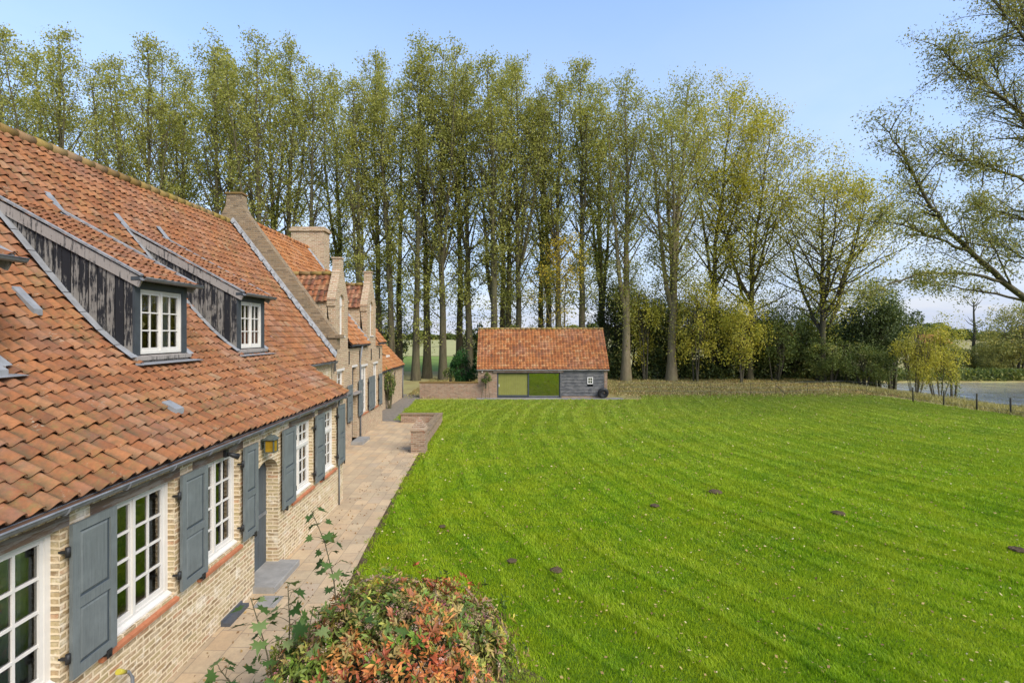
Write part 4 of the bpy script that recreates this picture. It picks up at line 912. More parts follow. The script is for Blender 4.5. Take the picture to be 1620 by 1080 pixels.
# ================================================================ fences
fence = thing('wire_fence', 'low wire fence with thin dark posts round the lawn and pond bank', 'fence', (20, 35.5, 0))
FP = [(8.2, 36.0), (11.95, 36.0), (14.6, 35.9), (17.2, 35.5), (19.0, 35.6), (21.8, 36.6), (24.7, 37.4), (25.9, 36.4), (25.9, 34.4), (25.5, 31.8), (26.1, 30.3), (26.4, 28.5), (26.8, 27.0), (27.1, 24.5), (27.3, 21.5), (27.4, 18)]
for i, (x, y) in enumerate(FP):
    b = MB(); h = (.92 if i > 8 else .8) + .06 * math.sin(i * 3.1); b.tube([(x, y, -.1), (x + .02 * math.sin(i * 2), y, h)], (.040 if i > 8 else .013), 6); b.build('post', 'bark_dark', fence)
b = MB()
for (p, q) in zip(FP, FP[1:]):
    for z in (.25, .55, .84): b.tube([(*p, z), ((p[0] + q[0]) / 2, (p[1] + q[1]) / 2, z - .03), (*q, z)], .006, 4, False)
b.build('wire', 'zinc', fence)
b = MB(); b.bar((19.0, 35.6, .72), (19.8, 35.75, .0), .03, .03); b.build('brace', 'bark_dark', fence)
ff = thing('field_fence', 'distant post and wire fence crossing the green meadow', 'fence', (-15, 72, 0))
for k in range(14):
    x = -44 + k * 4.0; b = MB(); b.tube([(x, 72, 0), (x, 72, 1.15)], .06, 5); b.build('post', 'bark_dark', ff)
b = MB(); [b.bar((-44, 72, z), (8, 72, z), .03, .03) for z in (.6, 1.05)]; b.build('rail', 'bark_dark', ff)
# ================================================================ far houses
def far_house(name, label, x, y, wdt, dep, ez, rz_, wall, roofm):
    t = thing(name, label, 'house', (x, y, 0)); b = MB()
    b.box(x - wdt / 2, x + wdt / 2, y, y + dep, -1.2, ez); b.prism([(y, ez), (y + dep / 2, rz_ - .1), (y + dep, ez)], 0, x - wdt / 2, x + wdt / 2); b.build('wall', wall, t)
    L_, f = barn_pos(y - .3, ez - .1, y + dep / 2, rz_); tile_sheet('roof', f, x - wdt / 2 - .3, x + wdt / 2 + .3, L_, .5, .5, roofm, t, k=4, seed=3)
    L_, f = barn_pos(y + dep + .3, ez - .1, y + dep / 2, rz_); tile_sheet('rear_roof', f, x - wdt / 2 - .3, x + wdt / 2 + .3, L_, .5, .5, roofm, t, k=4, seed=3)
    for k in range(3):
        w_ = MB(); wx = x - wdt / 2 + wdt * (k + .5) / 3; w_.box(wx - .5, wx + .5, y - .04, y - .005, .8, 2.0); w_.build('window', 'slate', t)
    c_ = MB(); c_.box(x + wdt * .3, x + wdt * .3 + .7, y + dep / 2 - .4, y + dep / 2 + .4, rz_ - .5, rz_ + .9); c_.build('chimney', 'brick_old', t)
far_house('distant_house', 'distant white house with red roof half hidden behind the dark hedge', 88, 155, 9, 7, 2.6, 5.2, 'white', 'tile_barn')
far_house('distant_house', 'distant pinkish house glimpsed through the yellow willow across the pond', 103, 121, 6, 6, 2.0, 4.0, 'brick_far', 'tile_house')
# ================================================================ foliage tools
def tubes_mesh(name, runs, mat, parent=None, n=6):
    """runs: list of (points (m,3), radii (m,))"""
    Vs, Fs, off = [], [], 0
    ang = np.arange(n) * 2 * np.pi / n
    for pts, rad in runs:
        pts = np.asarray(pts, float); m = len(pts)
        t = np.gradient(pts, axis=0); t /= np.linalg.norm(t, axis=1, keepdims=True) + 1e-9
        ref = np.where(np.abs(t[:, 2:3]) < .9, np.array([[0, 0, 1.]]), np.array([[1., 0, 0]]))
        u = np.cross(t, ref); u /= np.linalg.norm(u, axis=1, keepdims=True) + 1e-9; v = np.cross(t, u)
        V = pts[:, None] + (u[:, None] * np.cos(ang)[None, :, None] + v[:, None] * np.sin(ang)[None, :, None]) * np.asarray(rad)[:, None, None]
        Vs.append(V.reshape(-1, 3)); a = np.arange(m - 1)[:, None] * n + off; k = np.arange(n)[None]; k2 = (k + 1) % n
        Fs.append(np.stack([a + k, a + k2, a + n + k2, a + n + k], -1).reshape(-1, 4)); off += m * n
    return link(name, np_mesh(name, np.concatenate(Vs), np.concatenate(Fs), smooth=True, parent=parent), mat, parent)
def leaf_quads(name, c, size, mat, parent=None, aspect=.62, seed=0, droop=0.0, rnd=None):
    r = np.random.default_rng(seed); c = np.asarray(c, float); n = len(c)
    a = r.normal(size=(n, 3)); a[:, 2] -= droop; a /= np.linalg.norm(a, axis=1, keepdims=True)
    b = r.normal(size=(n, 3)); b -= a * (a * b).sum(1, keepdims=True); b /= np.linalg.norm(b, axis=1, keepdims=True)
    s = np.asarray(size) * r.uniform(.65, 1.3, n); s = s[:, None]
    V = np.stack([c - a * s * .5, c + b * s * aspect * .5 - a * s * .08, c + a * s * .5, c - b * s * aspect * .5 - a * s * .08], 1).reshape(-1, 3)
    F = np.arange(4 * n).reshape(n, 4)
    rv = r.random(n) if rnd is None else rnd
    return link(name, np_mesh(name, V, F, {'rnd': np.repeat(rv, 4)}, parent=parent), mat, parent)
def grow(seed, H, spread=3.4, nb=40, first=.20, tilt=32, forks=0, lean=0.0, r0=.33, leaves=9000, sub=6, sig=.33, lowleaf=1.5, bulge=.45):
    """tree skeleton -> (tube runs, leaf centres)"""
    r = np.random.default_rng(seed); runs, anchors = [], []
    m = 16; t = np.linspace(0, 1, m); wob = np.cumsum(r.normal(0, .11, (m, 2)), 0) * t[:, None]
    main = np.stack([wob[:, 0] + lean * H * t ** 1.6, wob[:, 1], H * .985 * t], 1)
    rad = r0 * (1 - .93 * t ** .85) ; rad[0] *= 1.35; rad[1] *= 1.05
    stems = [(main, rad)]
    for f in range(forks):
        t0 = r.uniform(.18, .42); i0 = t0 * (m - 1); p0 = np.array([np.interp(i0, np.arange(m), main[:, k]) for k in range(3)])
        az = r.uniform(0, 2 * np.pi); L = H * (1 - t0) * r.uniform(.7, .92); q = np.linspace(0, 1, 10)
        out = spread * r.uniform(.45, .8) * q ** .7
        stems.append((p0 + np.stack([np.cos(az) * out + np.cumsum(r.normal(0, .06, 10)), np.sin(az) * out + np.cumsum(r.normal(0, .06, 10)), L * q], 1), np.interp(i0, np.arange(m), rad) * .72 * (1 - .9 * q)))
    for si, (st, rd) in enumerate(stems):
        runs.append((st, rd)); k = nb if si == 0 else int(nb * .45); lo = first if si == 0 else .12
        for i in range(k):
            tt = lo + (0.985 - lo) * (i + r.uniform(0, 1)) / k; fi = tt * (len(st) - 1); p0 = np.array([np.interp(fi, np.arange(len(st)), st[:, j]) for j in range(3)]); rb = float(np.interp(fi, np.arange(len(st)), rd))
            az = i * 2.4 + r.uniform(-.6, .6); prof = (np.clip((tt - lo) / .18, .45, 1)) * (1 - max(0, (tt - bulge) / (1 - bulge)) ** 1.5 * .80)
            L = spread * prof * r.uniform(.75, 1.25) * 1.35 * (1 if si == 0 else .75)
            th = R(tilt + r.uniform(-9, 14) + 14 * (1 - tt)); q = np.linspace(0, 1, 6)
            hor = np.sin(th) * L * (q - .18 * q ** 2); ver = np.cos(th) * L * (q + .22 * q ** 2)
            jx = np.cumsum(r.normal(0, .05 * L / 4, (6, 3)), 0) * q[:, None]
            pts = p0 + np.stack([np.cos(az) * hor, np.sin(az) * hor, ver], 1) + jx
            rbr = np.maximum(min(rb * .5, .02 + L * .014) * (1 - .85 * q), .008); runs.append((pts, rbr))
            for j in range(sub):
                u = r.uniform(.22, 1.0); b0 = np.array([np.interp(u * 5, np.arange(6), pts[:, a]) for a in range(3)]); l2 = L * r.uniform(.18, .42) * (1.15 - .5 * u)
                d = r.normal(size=3); d[2] = abs(d[2]) * .8 + .35; d[:2] += np.array([np.cos(az), np.sin(az)]) * .5; d /= np.linalg.norm(d)
                e = b0 + d * l2; mid = (b0 + e) / 2 + r.normal(0, .05 * l2, 3)
                runs.append((np.array([b0, mid, e]), np.array([.016, .012, .006]))); anchors += [mid, e, b0 * .35 + e * .65]
            anchors.append(pts[-1]); anchors.append(pts[-2])
    for i in range(int(26 * lowleaf)):       # shoots on the lower trunk
        z = r.uniform(.10, .42) * H; fi = z / H * (m - 1); p0 = np.array([np.interp(fi, np.arange(m), main[:, j]) for j in range(3)]); az = r.uniform(0, 6.28); l2 = r.uniform(.4, 1.5)
        e = p0 + np.array([np.cos(az) * l2, np.sin(az) * l2, r.uniform(-.1, .7) * l2]); runs.append((np.array([p0, (p0 + e) / 2 + [0, 0, .06], e]), np.array([.022, .014, .006]))); anchors += [e, (p0 + e) / 2]
    A = np.array(anchors); pick = r.integers(0, len(A), leaves); wgt = r.random(len(A)); keep = wgt[pick] > .18
    cen = A[pick][keep] + r.normal(0, sig, (keep.sum(), 3)) * np.array([1, 1, .9])
    return runs, cen, wgt[pick][keep]
def tree(name, label, cat, seed, H, loc, leafmat='leaf_poplar', bark='bark', group=None, lsize=.16, aspect=.7, **k):
    t = thing(name, label, cat, (0, 0, 0), group); runs, cen, wg = grow(seed, H, **k)
    tubes_mesh('trunk', runs, bark, t, 7)
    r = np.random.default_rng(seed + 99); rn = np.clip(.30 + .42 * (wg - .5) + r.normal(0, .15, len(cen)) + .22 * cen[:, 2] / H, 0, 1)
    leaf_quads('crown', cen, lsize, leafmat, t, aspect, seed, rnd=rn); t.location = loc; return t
def bush(name, label, cat, seed, wdt, hgt, loc, leafmat, lsize=.13, *a_, stemr=1.0, **k_):
    return bush_(name, label, cat, seed, wdt, hgt, loc, leafmat, lsize, *a_, stemr=stemr, **k_)
def bush_(name, label, cat, seed, wdt, hgt, loc, leafmat, lsize=.13, n=4200, clumps=26, stems=5, group=None, aspect=.55, bark='bark_dark', hollow=.55, depth=None, stemh=.7, stemr=1.0):
    t = thing(name, label, cat, (0, 0, 0), group); r = np.random.default_rng(seed); dp = depth or wdt
    cc = r.normal(size=(clumps, 3)); cc /= np.linalg.norm(cc, axis=1, keepdims=True); cc *= r.uniform(hollow, 1.0, (clumps, 1))
    cs = r.uniform(.14, .34, clumps); pick = r.integers(0, clumps, n); d = r.normal(size=(n, 3)); d /= np.linalg.norm(d, axis=1, keepdims=True); d *= r.uniform(.25, 1.0, (n, 1)) ** .45
    q = cc[pick] * .78 + d * cs[pick][:, None] * r.uniform(.9, 1.25, (n, 1)); q = q * np.array([wdt / 2, dp / 2, hgt * .5]) + np.array([0, 0, hgt * .52]); q[:, 2] = np.maximum(q[:, 2], .03 + .1 * r.random(n))
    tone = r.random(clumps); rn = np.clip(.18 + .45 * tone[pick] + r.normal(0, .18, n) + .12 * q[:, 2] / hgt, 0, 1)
    runs = []
    for i in range(stems):
        e = cc[i] * np.array([wdt * .33, dp * .33, 0]) + [0, 0, hgt * r.uniform(stemh * .7, stemh * 1.15)]; b0 = np.array([e[0] * .25, e[1] * .25, -.1]); runs.append((np.array([b0, b0 * .5 + e * .5 + r.normal(0, .08 * wdt / 3, 3), e]), np.array([.02 + .012 * hgt, .015 + .006 * hgt, .012]) * stemr))
        for c in cc[i::stems]:
            q1 = c * .8 * np.array([wdt / 2, dp / 2, hgt * .5]) + [0, 0, hgt * .52]
            if q1[2] > .2: runs.append((np.array([(b0 + e) / 2, (e + q1) / 2, q1]), np.array([.02, .014, .006])))
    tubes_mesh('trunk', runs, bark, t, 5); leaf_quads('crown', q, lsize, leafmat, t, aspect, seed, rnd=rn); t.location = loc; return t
def gpt(px, D): x = (px - 795) * D / 810; return (x, D, float(ground_z(x, D)))
# ================================================================ the poplar rows
PG = 'poplars in the rows behind the farm'
KW = [dict(seed=101, forks=0, spread=3.2), dict(seed=102, forks=1, spread=3.3), dict(seed=103, forks=2, spread=3.5, first=.26), dict(seed=104, forks=1, spread=3.0, lean=.02, first=.3), dict(seed=105, forks=2, spread=3.6, first=.18), dict(seed=106, forks=1, spread=3.4, lean=-.02)]
PH = 26.0
protos = [None] * 6
POP = [ # base px, depth, top py, proto, label
 (-70, 49, 60, 1, 'tall poplar whose crown rises at the very start of the red roof ridge'),
 (12, 50, 48, 2, 'tall loose poplar behind the highest stretch of the farmhouse ridge'),
 (92, 46, 46, 4, 'broad leafy poplar behind the red ridge, first gap of sky beside it'),
 (150, 53, 105, 0, 'lower poplar filling the notch between two tall crowns over the ridge'),
 (228, 47, 58, 2, 'tall full poplar above the second tarred dormer roof'),
 (290, 53, 105, 1, 'recessed shorter poplar behind the ridge left of the parapet stub'.replace('left of', 'before')),
 (50, 56, 82, 1, 'back row poplar filling in behind the tall ridge trees at the roof start'),
 (190, 56, 95, 2, 'back row poplar seen between two tall crowns over the second dormer'),
 (258, 57, 88, 4, 'back row poplar behind the ridge stretch after the second dormer'),
 (372, 56, 84, 3, 'back row poplar just behind the cap of the parapet stub'),
 (432, 57, 92, 5, 'back row poplar over the bare orange roof slope before the chimney'),
 (338, 48, 72, 5, 'tall poplar whose crown stands directly above the parapet stub'),
 (405, 46, 58, 4, 'tallest dense poplar behind the parapet gable of the brick house'),
 (452, 50, 66, 1, 'tall poplar behind the orange roof just before the big brick chimney'),
 (491, 47, 112, 0, 'shorter poplar standing right behind the big brick chimney'),
 (540, 52, 105, 3, 'slim poplar behind the first stepped dormer gable'),
 (570, 46, 128, 2, 'forked poplar with a thick leaning trunk behind the stepped dormers'),
 (600, 50, 84, 1, 'tall poplar rising over the second stepped dormer gable'),
 (620, 47, 112, 3, 'slim poplar whose trunk meets the end of the gabled house roof'),
 (632, 53, 130, 0, 'dark slender poplar trunk above the vivid orange outbuilding roof'),
 (658, 46.5, 98, 5, 'straight poplar first beyond the orange outbuilding, foot on bare soil'),
 (676, 49, 82, 3, 'poplar with a flared foot, second beyond the orange outbuilding'),
 (701, 46.8, 74, 4, 'thick poplar with a low side limb behind the garden wall'),
 (727, 50, 112, 0, 'slender poplar behind the laurel at the garden wall'),
 (743, 47.5, 104, 1, 'twin stemmed poplar rising behind the laurel bush by the barn'),
 (780, 46, 92, 2, 'tall poplar above the sealed end of the barn ridge nearest the garden wall'.replace('sealed ', '')),
 (795, 53, 118, 0, 'thin back row poplar above the barn roof, near its brick pier'),
 (805, 49, 92, 5, 'tall narrow poplar above the closed green barn door'),
 (820, 47, 104, 4, 'stout poplar above the middle of the barn doors'),
 (856, 53, 165, 0, 'low back row poplar above the open barn door leaf'),
 (869, 49, 150, 3, 'slim poplar behind the barn ridge beside a leaning neighbour'),
 (884, 47, 124, 5, 'leaning poplar behind the barn ridge with a golden low spray'),
 (921, 47, 98, 1, 'tall poplar above the boarded end of the barn roof'),
 (952, 53, 128, 2, 'back row poplar between the barn roof end and a big pale trunk'),
]
for i, (px, D, ty, k, lab) in enumerate(POP):
    hh = H + (527 - ty) * D / 810
    if protos[k] is None:
        kw = dict(KW[k]); sd_ = kw.pop('seed'); protos[k] = tree('poplar_tree', lab, 'tree', sd_, PH, gpt(px, D), group=PG, leaves=(7000 if k == 0 else 16000), lsize=.155, sig=.27, **kw); o = protos[k]
    else: o = dup(protos[k], gpt(px, D), label=lab, group=PG)
    o.scale = (hh / PH * random.uniform(.95, 1.1),) * 2 + (hh / PH,); o.rotation_euler = (0, 0, random.uniform(0, 6.28))
# ---- wide, yellowing trees at the open end of the row
tree('poplar_tree', 'large pale trunked poplar just beyond the boarded end of the barn', 'tree', 201, 27.2, gpt(990, 45.8), 'leaf_poplar', 'bark_pale', PG, leaves=22000, sig=.40, spread=3.7, forks=2, first=.22, r0=.43, tilt=36)
tree('poplar_tree', 'widest spreading poplar with long rising limbs and a clean pale trunk', 'tree', 202, 27.0, gpt(1062, 45.8), 'leaf_poplar', 'bark_pale', PG, leaves=32000, sig=.44, spread=4.6, forks=3, first=.22, r0=.44, tilt=42, lean=.05)
tree('poplar_tree', 'yellowing poplar leaning outward beyond the widest tree', 'tree', 203, 28.0, gpt(1125, 49), 'leaf_yellow', 'bark', PG, leaves=34000, lsize=.165, sig=.46, spread=5.6, forks=2, first=.15, r0=.33, tilt=40, lean=.08)
tree('poplar_tree', 'many limbed yellow poplar in front of the dark hedge', 'tree', 204, 23.5, gpt(1186, 47), 'leaf_yellow', 'bark', PG, leaves=33000, lsize=.165, sig=.48, spread=5.8, forks=4, first=.15, r0=.30, tilt=44, lean=.06)
tree('poplar_tree', 'short forked yellow green poplar at the pond end of the row', 'tree', 205, 17.8, gpt(1299, 44.5), 'leaf_yellow', 'bark_dark', PG, leaves=30000, lsize=.155, sig=.48, lean=.07, spread=6.2, forks=4, first=.26, r0=.36, tilt=50, lowleaf=.3)
tree('maple_tree', 'small golden leaved tree peeping over the barn ridge', 'tree', 206, 12.4, gpt(893, 43), 'leaf_gold', 'bark', leaves=2600, spread=2.9, forks=1, first=.62, r0=.13, tilt=62, lowleaf=0, nb=22, sig=.4)
# low yellow sprays hanging in front of the hedge
bush('hanging_sapling', 'yellow green sapling drooping before the dark hedge beside a pale trunk', 'sapling', 301, 6.0, 10.5, gpt(1100, 45.2), 'leaf_yellow', .17, 5200, 46, 3, stemr=.6, hollow=.4)
bush('hanging_sapling', 'bright yellow sapling spilling over the leaf litter by the fence brace', 'sapling', 302, 6.4, 8.2, gpt(1172, 44.5), 'leaf_yellow', .17, 5600, 48, 3, stemr=.6, hollow=.4)
bush('hanging_sapling', 'yellow green sapling close beside the pale trunk near the barn', 'sapling', 303, 4.6, 11.0, gpt(1022, 46.8), 'leaf_yellow', .17, 4200, 42, 3, stemr=.6, hollow=.4)
bush('hanging_sapling', 'soft olive sapling under the outermost limbs of the yellow poplar', 'sapling', 304, 5.5, 8.5, gpt(1228, 46), 'leaf_mid', .17, 4600, 44, 3, hollow=.4, stemr=.6)
# ---- dark hedge shrubs
HG = 'dark shrubs of the overgrown hedge'
h0 = bush('hedge_shrub', 'dark hedge shrub nearest the boarded end of the barn', 'shrub', 311, 6.0, 10.0, gpt(968, 49.5), 'leaf_dark', .20, 8200, 40, 5, HG)
h1 = bush('hedge_shrub', 'dark hedge shrub between the two big pale trunks', 'shrub', 312, 6.2, 9.4, gpt(1024, 50), 'leaf_sallow', .20, 8200, 40, 5, HG)
h2 = bush('hedge_shrub', 'olive tinged hedge shrub on the low stretch of the hedge', 'shrub', 313, 5.6, 7.0, gpt(1225, 47.5), 'leaf_mid', .19, 6500, 36, 5, HG)
for (pr, px, D, sc, lab) in ((h0, 1052, 51, (1, 1, .85), 'dark hedge shrub right behind the widest pale trunk'.replace('right ', '')), (h1, 1088, 49.5, (1, 1, .95), 'dark hedge shrub just past the widest pale trunk'), (h0, 1118, 50.5, (1.05, 1, .8), 'dark hedge shrub behind the drooping yellow sapling'), (h1, 1150, 49, (1, 1, .85), 'dark hedge shrub under the leaning yellow poplar'), (h0, 1180, 50.5, (1, 1, .72), 'dark hedge shrub at the foot of the many limbed yellow poplar'), (h1, 1210, 49, (1, 1, .66), 'low dark hedge shrub past the many limbed yellow poplar'), (h0, 1252, 48.5, (.95, 1, .62), 'low dark hedge shrub below the distant white house'), (h2, 1280, 49, (1, 1, 1.0), 'olive hedge shrub just before the forked poplar trunk'), (h1, 1330, 48, (.9, .9, .7), 'dark hedge shrub just past the forked poplar trunk'), (h0, 996, 52, (1.1, 1, 1.05), 'tall dark hedge shrub behind the pale trunk by the barn'), (h2, 1312, 43.5, (.75, .75, .6), 'low olive shrub at the foot of the forked poplar'), (h2, 1368, 42.5, (.8, .8, .55), 'low ochre shrub before the big dark willow')):
    o = dup(pr, gpt(px, D), random.uniform(0, 6.28), sc, lab, HG)
bush('grey_willow', 'big dark green willow shrub standing beside the pond', 'shrub', 321, 8.0, 10.6, gpt(1390, 45.5), 'leaf_sallow', .19, 19000, 60, 6, hollow=.35, depth=6)
bush('grey_willow', 'paler olive willow shrub behind the forked poplar', 'shrub', 322, 6.5, 9.2, gpt(1305, 53), 'leaf_mid', .20, 9000, 34, 6, hollow=.35)
bush('grey_willow', 'feathery olive willow crown overtopping the big dark willow', 'shrub', 323, 5.2, 11.0, gpt(1412, 49), 'leaf_mid', .19, 5200, 36, 5, hollow=.4)
bush('pond_willow', 'golden yellow young willow leaning by the pond edge', 'tree', 324, 6.4, 7.0, gpt(1486, 41.5), 'leaf_yellow', .13, 9500, 60, 7, hollow=.3, bark='bark', depth=4, stemr=.4)
bush('pond_willow', 'brownish thin stemmed willow clump before the dark willow', 'shrub', 325, 3.6, 6.0, gpt(1448, 40), 'leaf_yellow', .11, 4600, 44, 12, stemr=.3, hollow=.3, bark='bark', stemh=.95)
bush('alder_sapling', 'small open topped alder rising behind the golden willow', 'tree', 326, 2.6, 7.6, gpt(1506, 44.5), 'leaf_mid', .17, 620, 16, 3, hollow=.5, bark='bark')
dt = thing('dead_tree', 'bare dead tree trunk standing beyond the pond', 'tree', (0, 0, 0)); r_ = np.random.default_rng(5); runs = []
zz = np.linspace(0, 9.4, 8); main = np.stack([np.cumsum(r_.normal(0, .08, 8)), np.cumsum(r_.normal(0, .05, 8)), zz], 1); runs.append((main, np.linspace(.26, .07, 8)))
for i in range(16):
    t = r_.uniform(.45, 1) * 7; p0 = np.array([np.interp(t, np.arange(8), main[:, k]) for k in range(3)]); a = r_.uniform(0, 6.28); l = r_.uniform(.5, 1.6); runs.append((np.array([p0, p0 + [np.cos(a) * l * .6, np.sin(a) * l * .6, l * .35], p0 + [np.cos(a) * l, np.sin(a) * l, l * .8]]), np.array([.06, .04, .015])))
tubes_mesh('trunk', runs, 'bark_dark', dt, 6); dt.location = gpt(1543, 66)
BG = 'bushes on the far bank of the pond'
f0 = bush('bank_bush', 'tall olive tree on the far pond bank under the leaning limb', 'shrub', 331, 8.4, 10.0, gpt(1606, 61), 'leaf_willow', .22, 8500, 46, 5, BG)
f1 = bush('bank_bush', 'pale yellowish bush on the far bank below the dead tree', 'shrub', 332, 6.0, 4.6, gpt(1552, 64), 'leaf_willow', .24, 3600, 28, 5, BG)
for (pr, px, D, sc, lab) in ((f0, 1650, 62, (1.1, 1, 1.1), 'tall olive tree beyond the tall one on the far pond bank'), (f1, 1585, 66, (1.1, 1, 1.2), 'pale bush behind the tall olive tree on the far bank'), (f1, 1515, 66, (1, 1, .9), 'low pale bush on the far bank behind the golden willow'), (f1, 1468, 66, (1, 1, 1.0), 'low bush on the far bank hidden beside the brown willow clump'), (f0, 1572, 61, (.5, .5, .42), 'small dark bush at the water edge on the far bank'), (f0, 1700, 60, (1, 1, 1), 'olive tree at the outer end of the far pond bank')): dup(pr, gpt(px, D), random.uniform(0, 6.28), sc, lab, BG)
bush('laurel_bush', 'dense dark green laurel behind the garden wall at the barn corner', 'shrub', 341, 2.5, 3.3, (-2.75, 36.6, 0), 'leaf_laurel', .13, 5200, 30, 5, hollow=.6)
bush('elder_shoot', 'small leafy shoot at the thick poplar foot behind the garden wall', 'shrub', 342, 1.3, 2.1, gpt(712, 43), 'leaf_mid', .14, 500, 12, 4)
for (px, D, wd, hh, lab, mt) in ((585, 56, 6, 9, 'leafy dark understorey shrub behind the stepped dormers', 'leaf_mid'), (545, 57, 6, 11, 'dark understorey shrub behind the big chimney', 'leaf_dark'), (625, 58, 5, 8, 'understorey shrub above the orange outbuilding roof', 'leaf_mid'), (745, 57, 4, 6, 'thin understorey shrub seen over the laurel', 'leaf_mid')): bush('understorey_shrub', lab, 'shrub', px, wd, hh, gpt(px, D), mt, .24, 2600, 26, 5)
r_ = np.random.default_rng(18)
n = 42000; x = 8.5 + 25 * r_.random(n); y = r_.uniform(46.6, 52, n); top = 3.1 + 1.1 * np.sin(x * .9) + .7 * np.sin(x * 2.3 + 1) - .05 * (x - 8); z = top * r_.random(n) ** .8; k = (z < top - .8 * np.abs(y - 49.3) * .35); c = np.stack([x, y, ground_z(x, y) + z], 1)[k]; tag(leaf_quads('undergrowth', c, .24, 'leaf_dark', None, .6, 19), 'dense dark undergrowth filling the foot of the hedge', 'undergrowth', kind='stuff')
# reeds along the far bank, far tree line: masses nobody could count
r_ = np.random.default_rng(8)
n = 9000; x = r_.uniform(30, 80, n); y = 57.2 + r_.gamma(1.5, 1.1, n); c = np.stack([x, y, ground_z(x, y) + r_.uniform(.05, 1.3, n)], 1); tag(leaf_quads('reeds', c, .5, 'leaf_mid', None, .3, 9), 'green reeds and weeds edging the far bank of the pond', 'reeds', kind='stuff')
def blades(name, x, y, z, h, wd, mat, seed, rnd):
    r = np.random.default_rng(seed); n = len(x); wa = r.uniform(0, np.pi, n); hh = h * r.uniform(.5, 1.4, n); az = r.uniform(0, 6.28, n); ww = wd * r.uniform(.6, 1.4, n)
    base = np.stack([x, y, z - .02], 1); wv = np.stack([np.cos(wa) * ww / 2, np.sin(wa) * ww / 2, 0 * wa], 1); tip = base + np.stack([np.cos(az) * hh * .6, np.sin(az) * hh * .6, hh], 1)
    return link(name, np_mesh(name, np.stack([base - wv, base + wv, tip], 1).reshape(-1, 3), np.arange(3 * n).reshape(n, 3), {'rnd': np.repeat(rnd, 3)}), mat)
n = 60000; x = r_.uniform(26.6, 42, n); y = r_.uniform(15, 46, n); k = ground_z(x, y) > -1.16; x, y = x[k], y[k]; tag(blades('bank_grass', x, y, ground_z(x, y), .26, .05, 'dry_grass', 10, np.clip(r_.normal(.45, .25, len(x)), 0, 1)), 'dry tan grass on the sloping pond bank', 'grass', kind='stuff')
n = 60000; x = r_.uniform(-420, 480, n); y = r_.uniform(335, 350, n); hh = 5.5 + 3.0 * np.sin(x * .03) + 2.2 * np.sin(x * .11 + 1) + 1.6 * np.sin(x * .31); c = np.stack([x, y, hh * r_.random(n) ** .6], 1); tag(leaf_quads('treeline', c, 1.7, 'leaf_mid', None, .7, 11), 'far low tree line along the horizon', 'tree line', kind='stuff')
n = 70000; x = r_.uniform(-14, 31, n); y = 33.6 + 14.3 * r_.random(n) ** .95; k = ((y > 35.6) | (r_.random(n) < .35)) & ~((x > -1.8) & (x < 7.6) & (y < 38.3)) & (ground_z(x, y) > -.9) & (x > -6.6) & ((x < 26) | (y > 35)); x, y = x[k], y[k]; tag(blades('rough_grass', x, y, ground_z(x, y), .17, .045, 'dry_grass', 13, np.clip(r_.normal(.35, .22, len(x)), 0, 1)), 'rough tan green grass between lawn fence and trees', 'grass', kind='stuff')
# leaf litter under the trees and leaves on the lawn
n = 20000; x = r_.uniform(-14, 30, n); y = r_.uniform(34.5, 49, n); k = ~((x > -1.8) & (x < 7.2) & (y < 38.3)) & (ground_z(x, y) > -.6) & (x > -6.6); x, y = x[k], y[k]; c = np.stack([x, y, ground_z(x, y) + r_.uniform(.03, .13, len(x))], 1); tag(leaf_quads('leaf_litter', c, .10, 'brown_litter', None, .75, 12), 'brown and yellow leaf litter under the poplars', 'leaf litter', kind='stuff')

# ================================================================ lawn grass
poly = np.array(LAWN)
def in_lawn(x, y):
    ins = np.zeros(len(x), bool); j = len(poly) - 1
    for i in range(len(poly)):
        xi, yi, xj, yj = *poly[i], *poly[j]; cr = (yi > y) != (yj > y)
        with np.errstate(divide='ignore', invalid='ignore'): ins ^= cr & (x < (xj - xi) * (y - yi) / (yj - yi + 1e-12) + xi)
        j = i
    return ins
BXc, BYc = -1.17, 5.5
r_ = np.random.default_rng(21)
N = 1450000; u = r_.random(N); y = 3.2 * (36.5 / 3.2) ** u ** .93; x = r_.uniform(-3.0, 1, N) ; x = -5.6 + (1.10 * y + 7.6) * r_.random(N)
k = in_lawn(x + .07 * np.sin(y * 3.1) * np.sin(y * 1.3 + 1) + .06 * np.sin(y * 9.7) + r_.normal(.03, .03, len(x)), y) & (((x - BXc) / 1.55) ** 2 + ((y - BYc) / 1.35) ** 2 > .8); x, y = x[k], y[k]; n = len(x)
phi = x + 1.05 * y - .025 * y ** 2 + .018 * x * y + .14 * np.sin(x * 1.3) * np.sin(y * .9) + .06 * np.sin(x * 3.7 + y * 2.1)
st = phi / .72 + .18 * np.sin(phi * 1.7) + .1 * np.sin(phi * 4.1 + 1); side = np.where(np.floor(st) % 2 == 0, 1., -1.); fr = st - np.floor(st); edge = np.exp(-((np.minimum(fr, 1 - fr)) / .11) ** 2)
sw = .20 + .14 * np.sin(x * .35 + 1) * np.sin(y * .27 + .5) + .08
fx, fy = 1 + .018 * y, 1.05 - .05 * y + .018 * x; fl = np.hypot(fx, fy); tx, ty = -fy / fl, fx / fl
clump = np.sin(x * 5.1 + 3 * np.sin(y * 3.3)) * np.sin(y * 4.7 + 2 * np.sin(x * 2.9))
h = (.040 + .0010 * y) * r_.uniform(.6, 1.35, n) * (1 + .75 * edge * (.55 + .45 * np.sin(x * .9 + y * .7)) + .25 * clump); wd = .0012 * y * r_.uniform(.7, 1.3, n) + .002
az = r_.uniform(0, 6.28, n); lean = h * (.45 + .4 * r_.random(n))
dx = tx * side * sw + np.cos(az) * .8; dy = ty * side * sw + np.sin(az) * .8
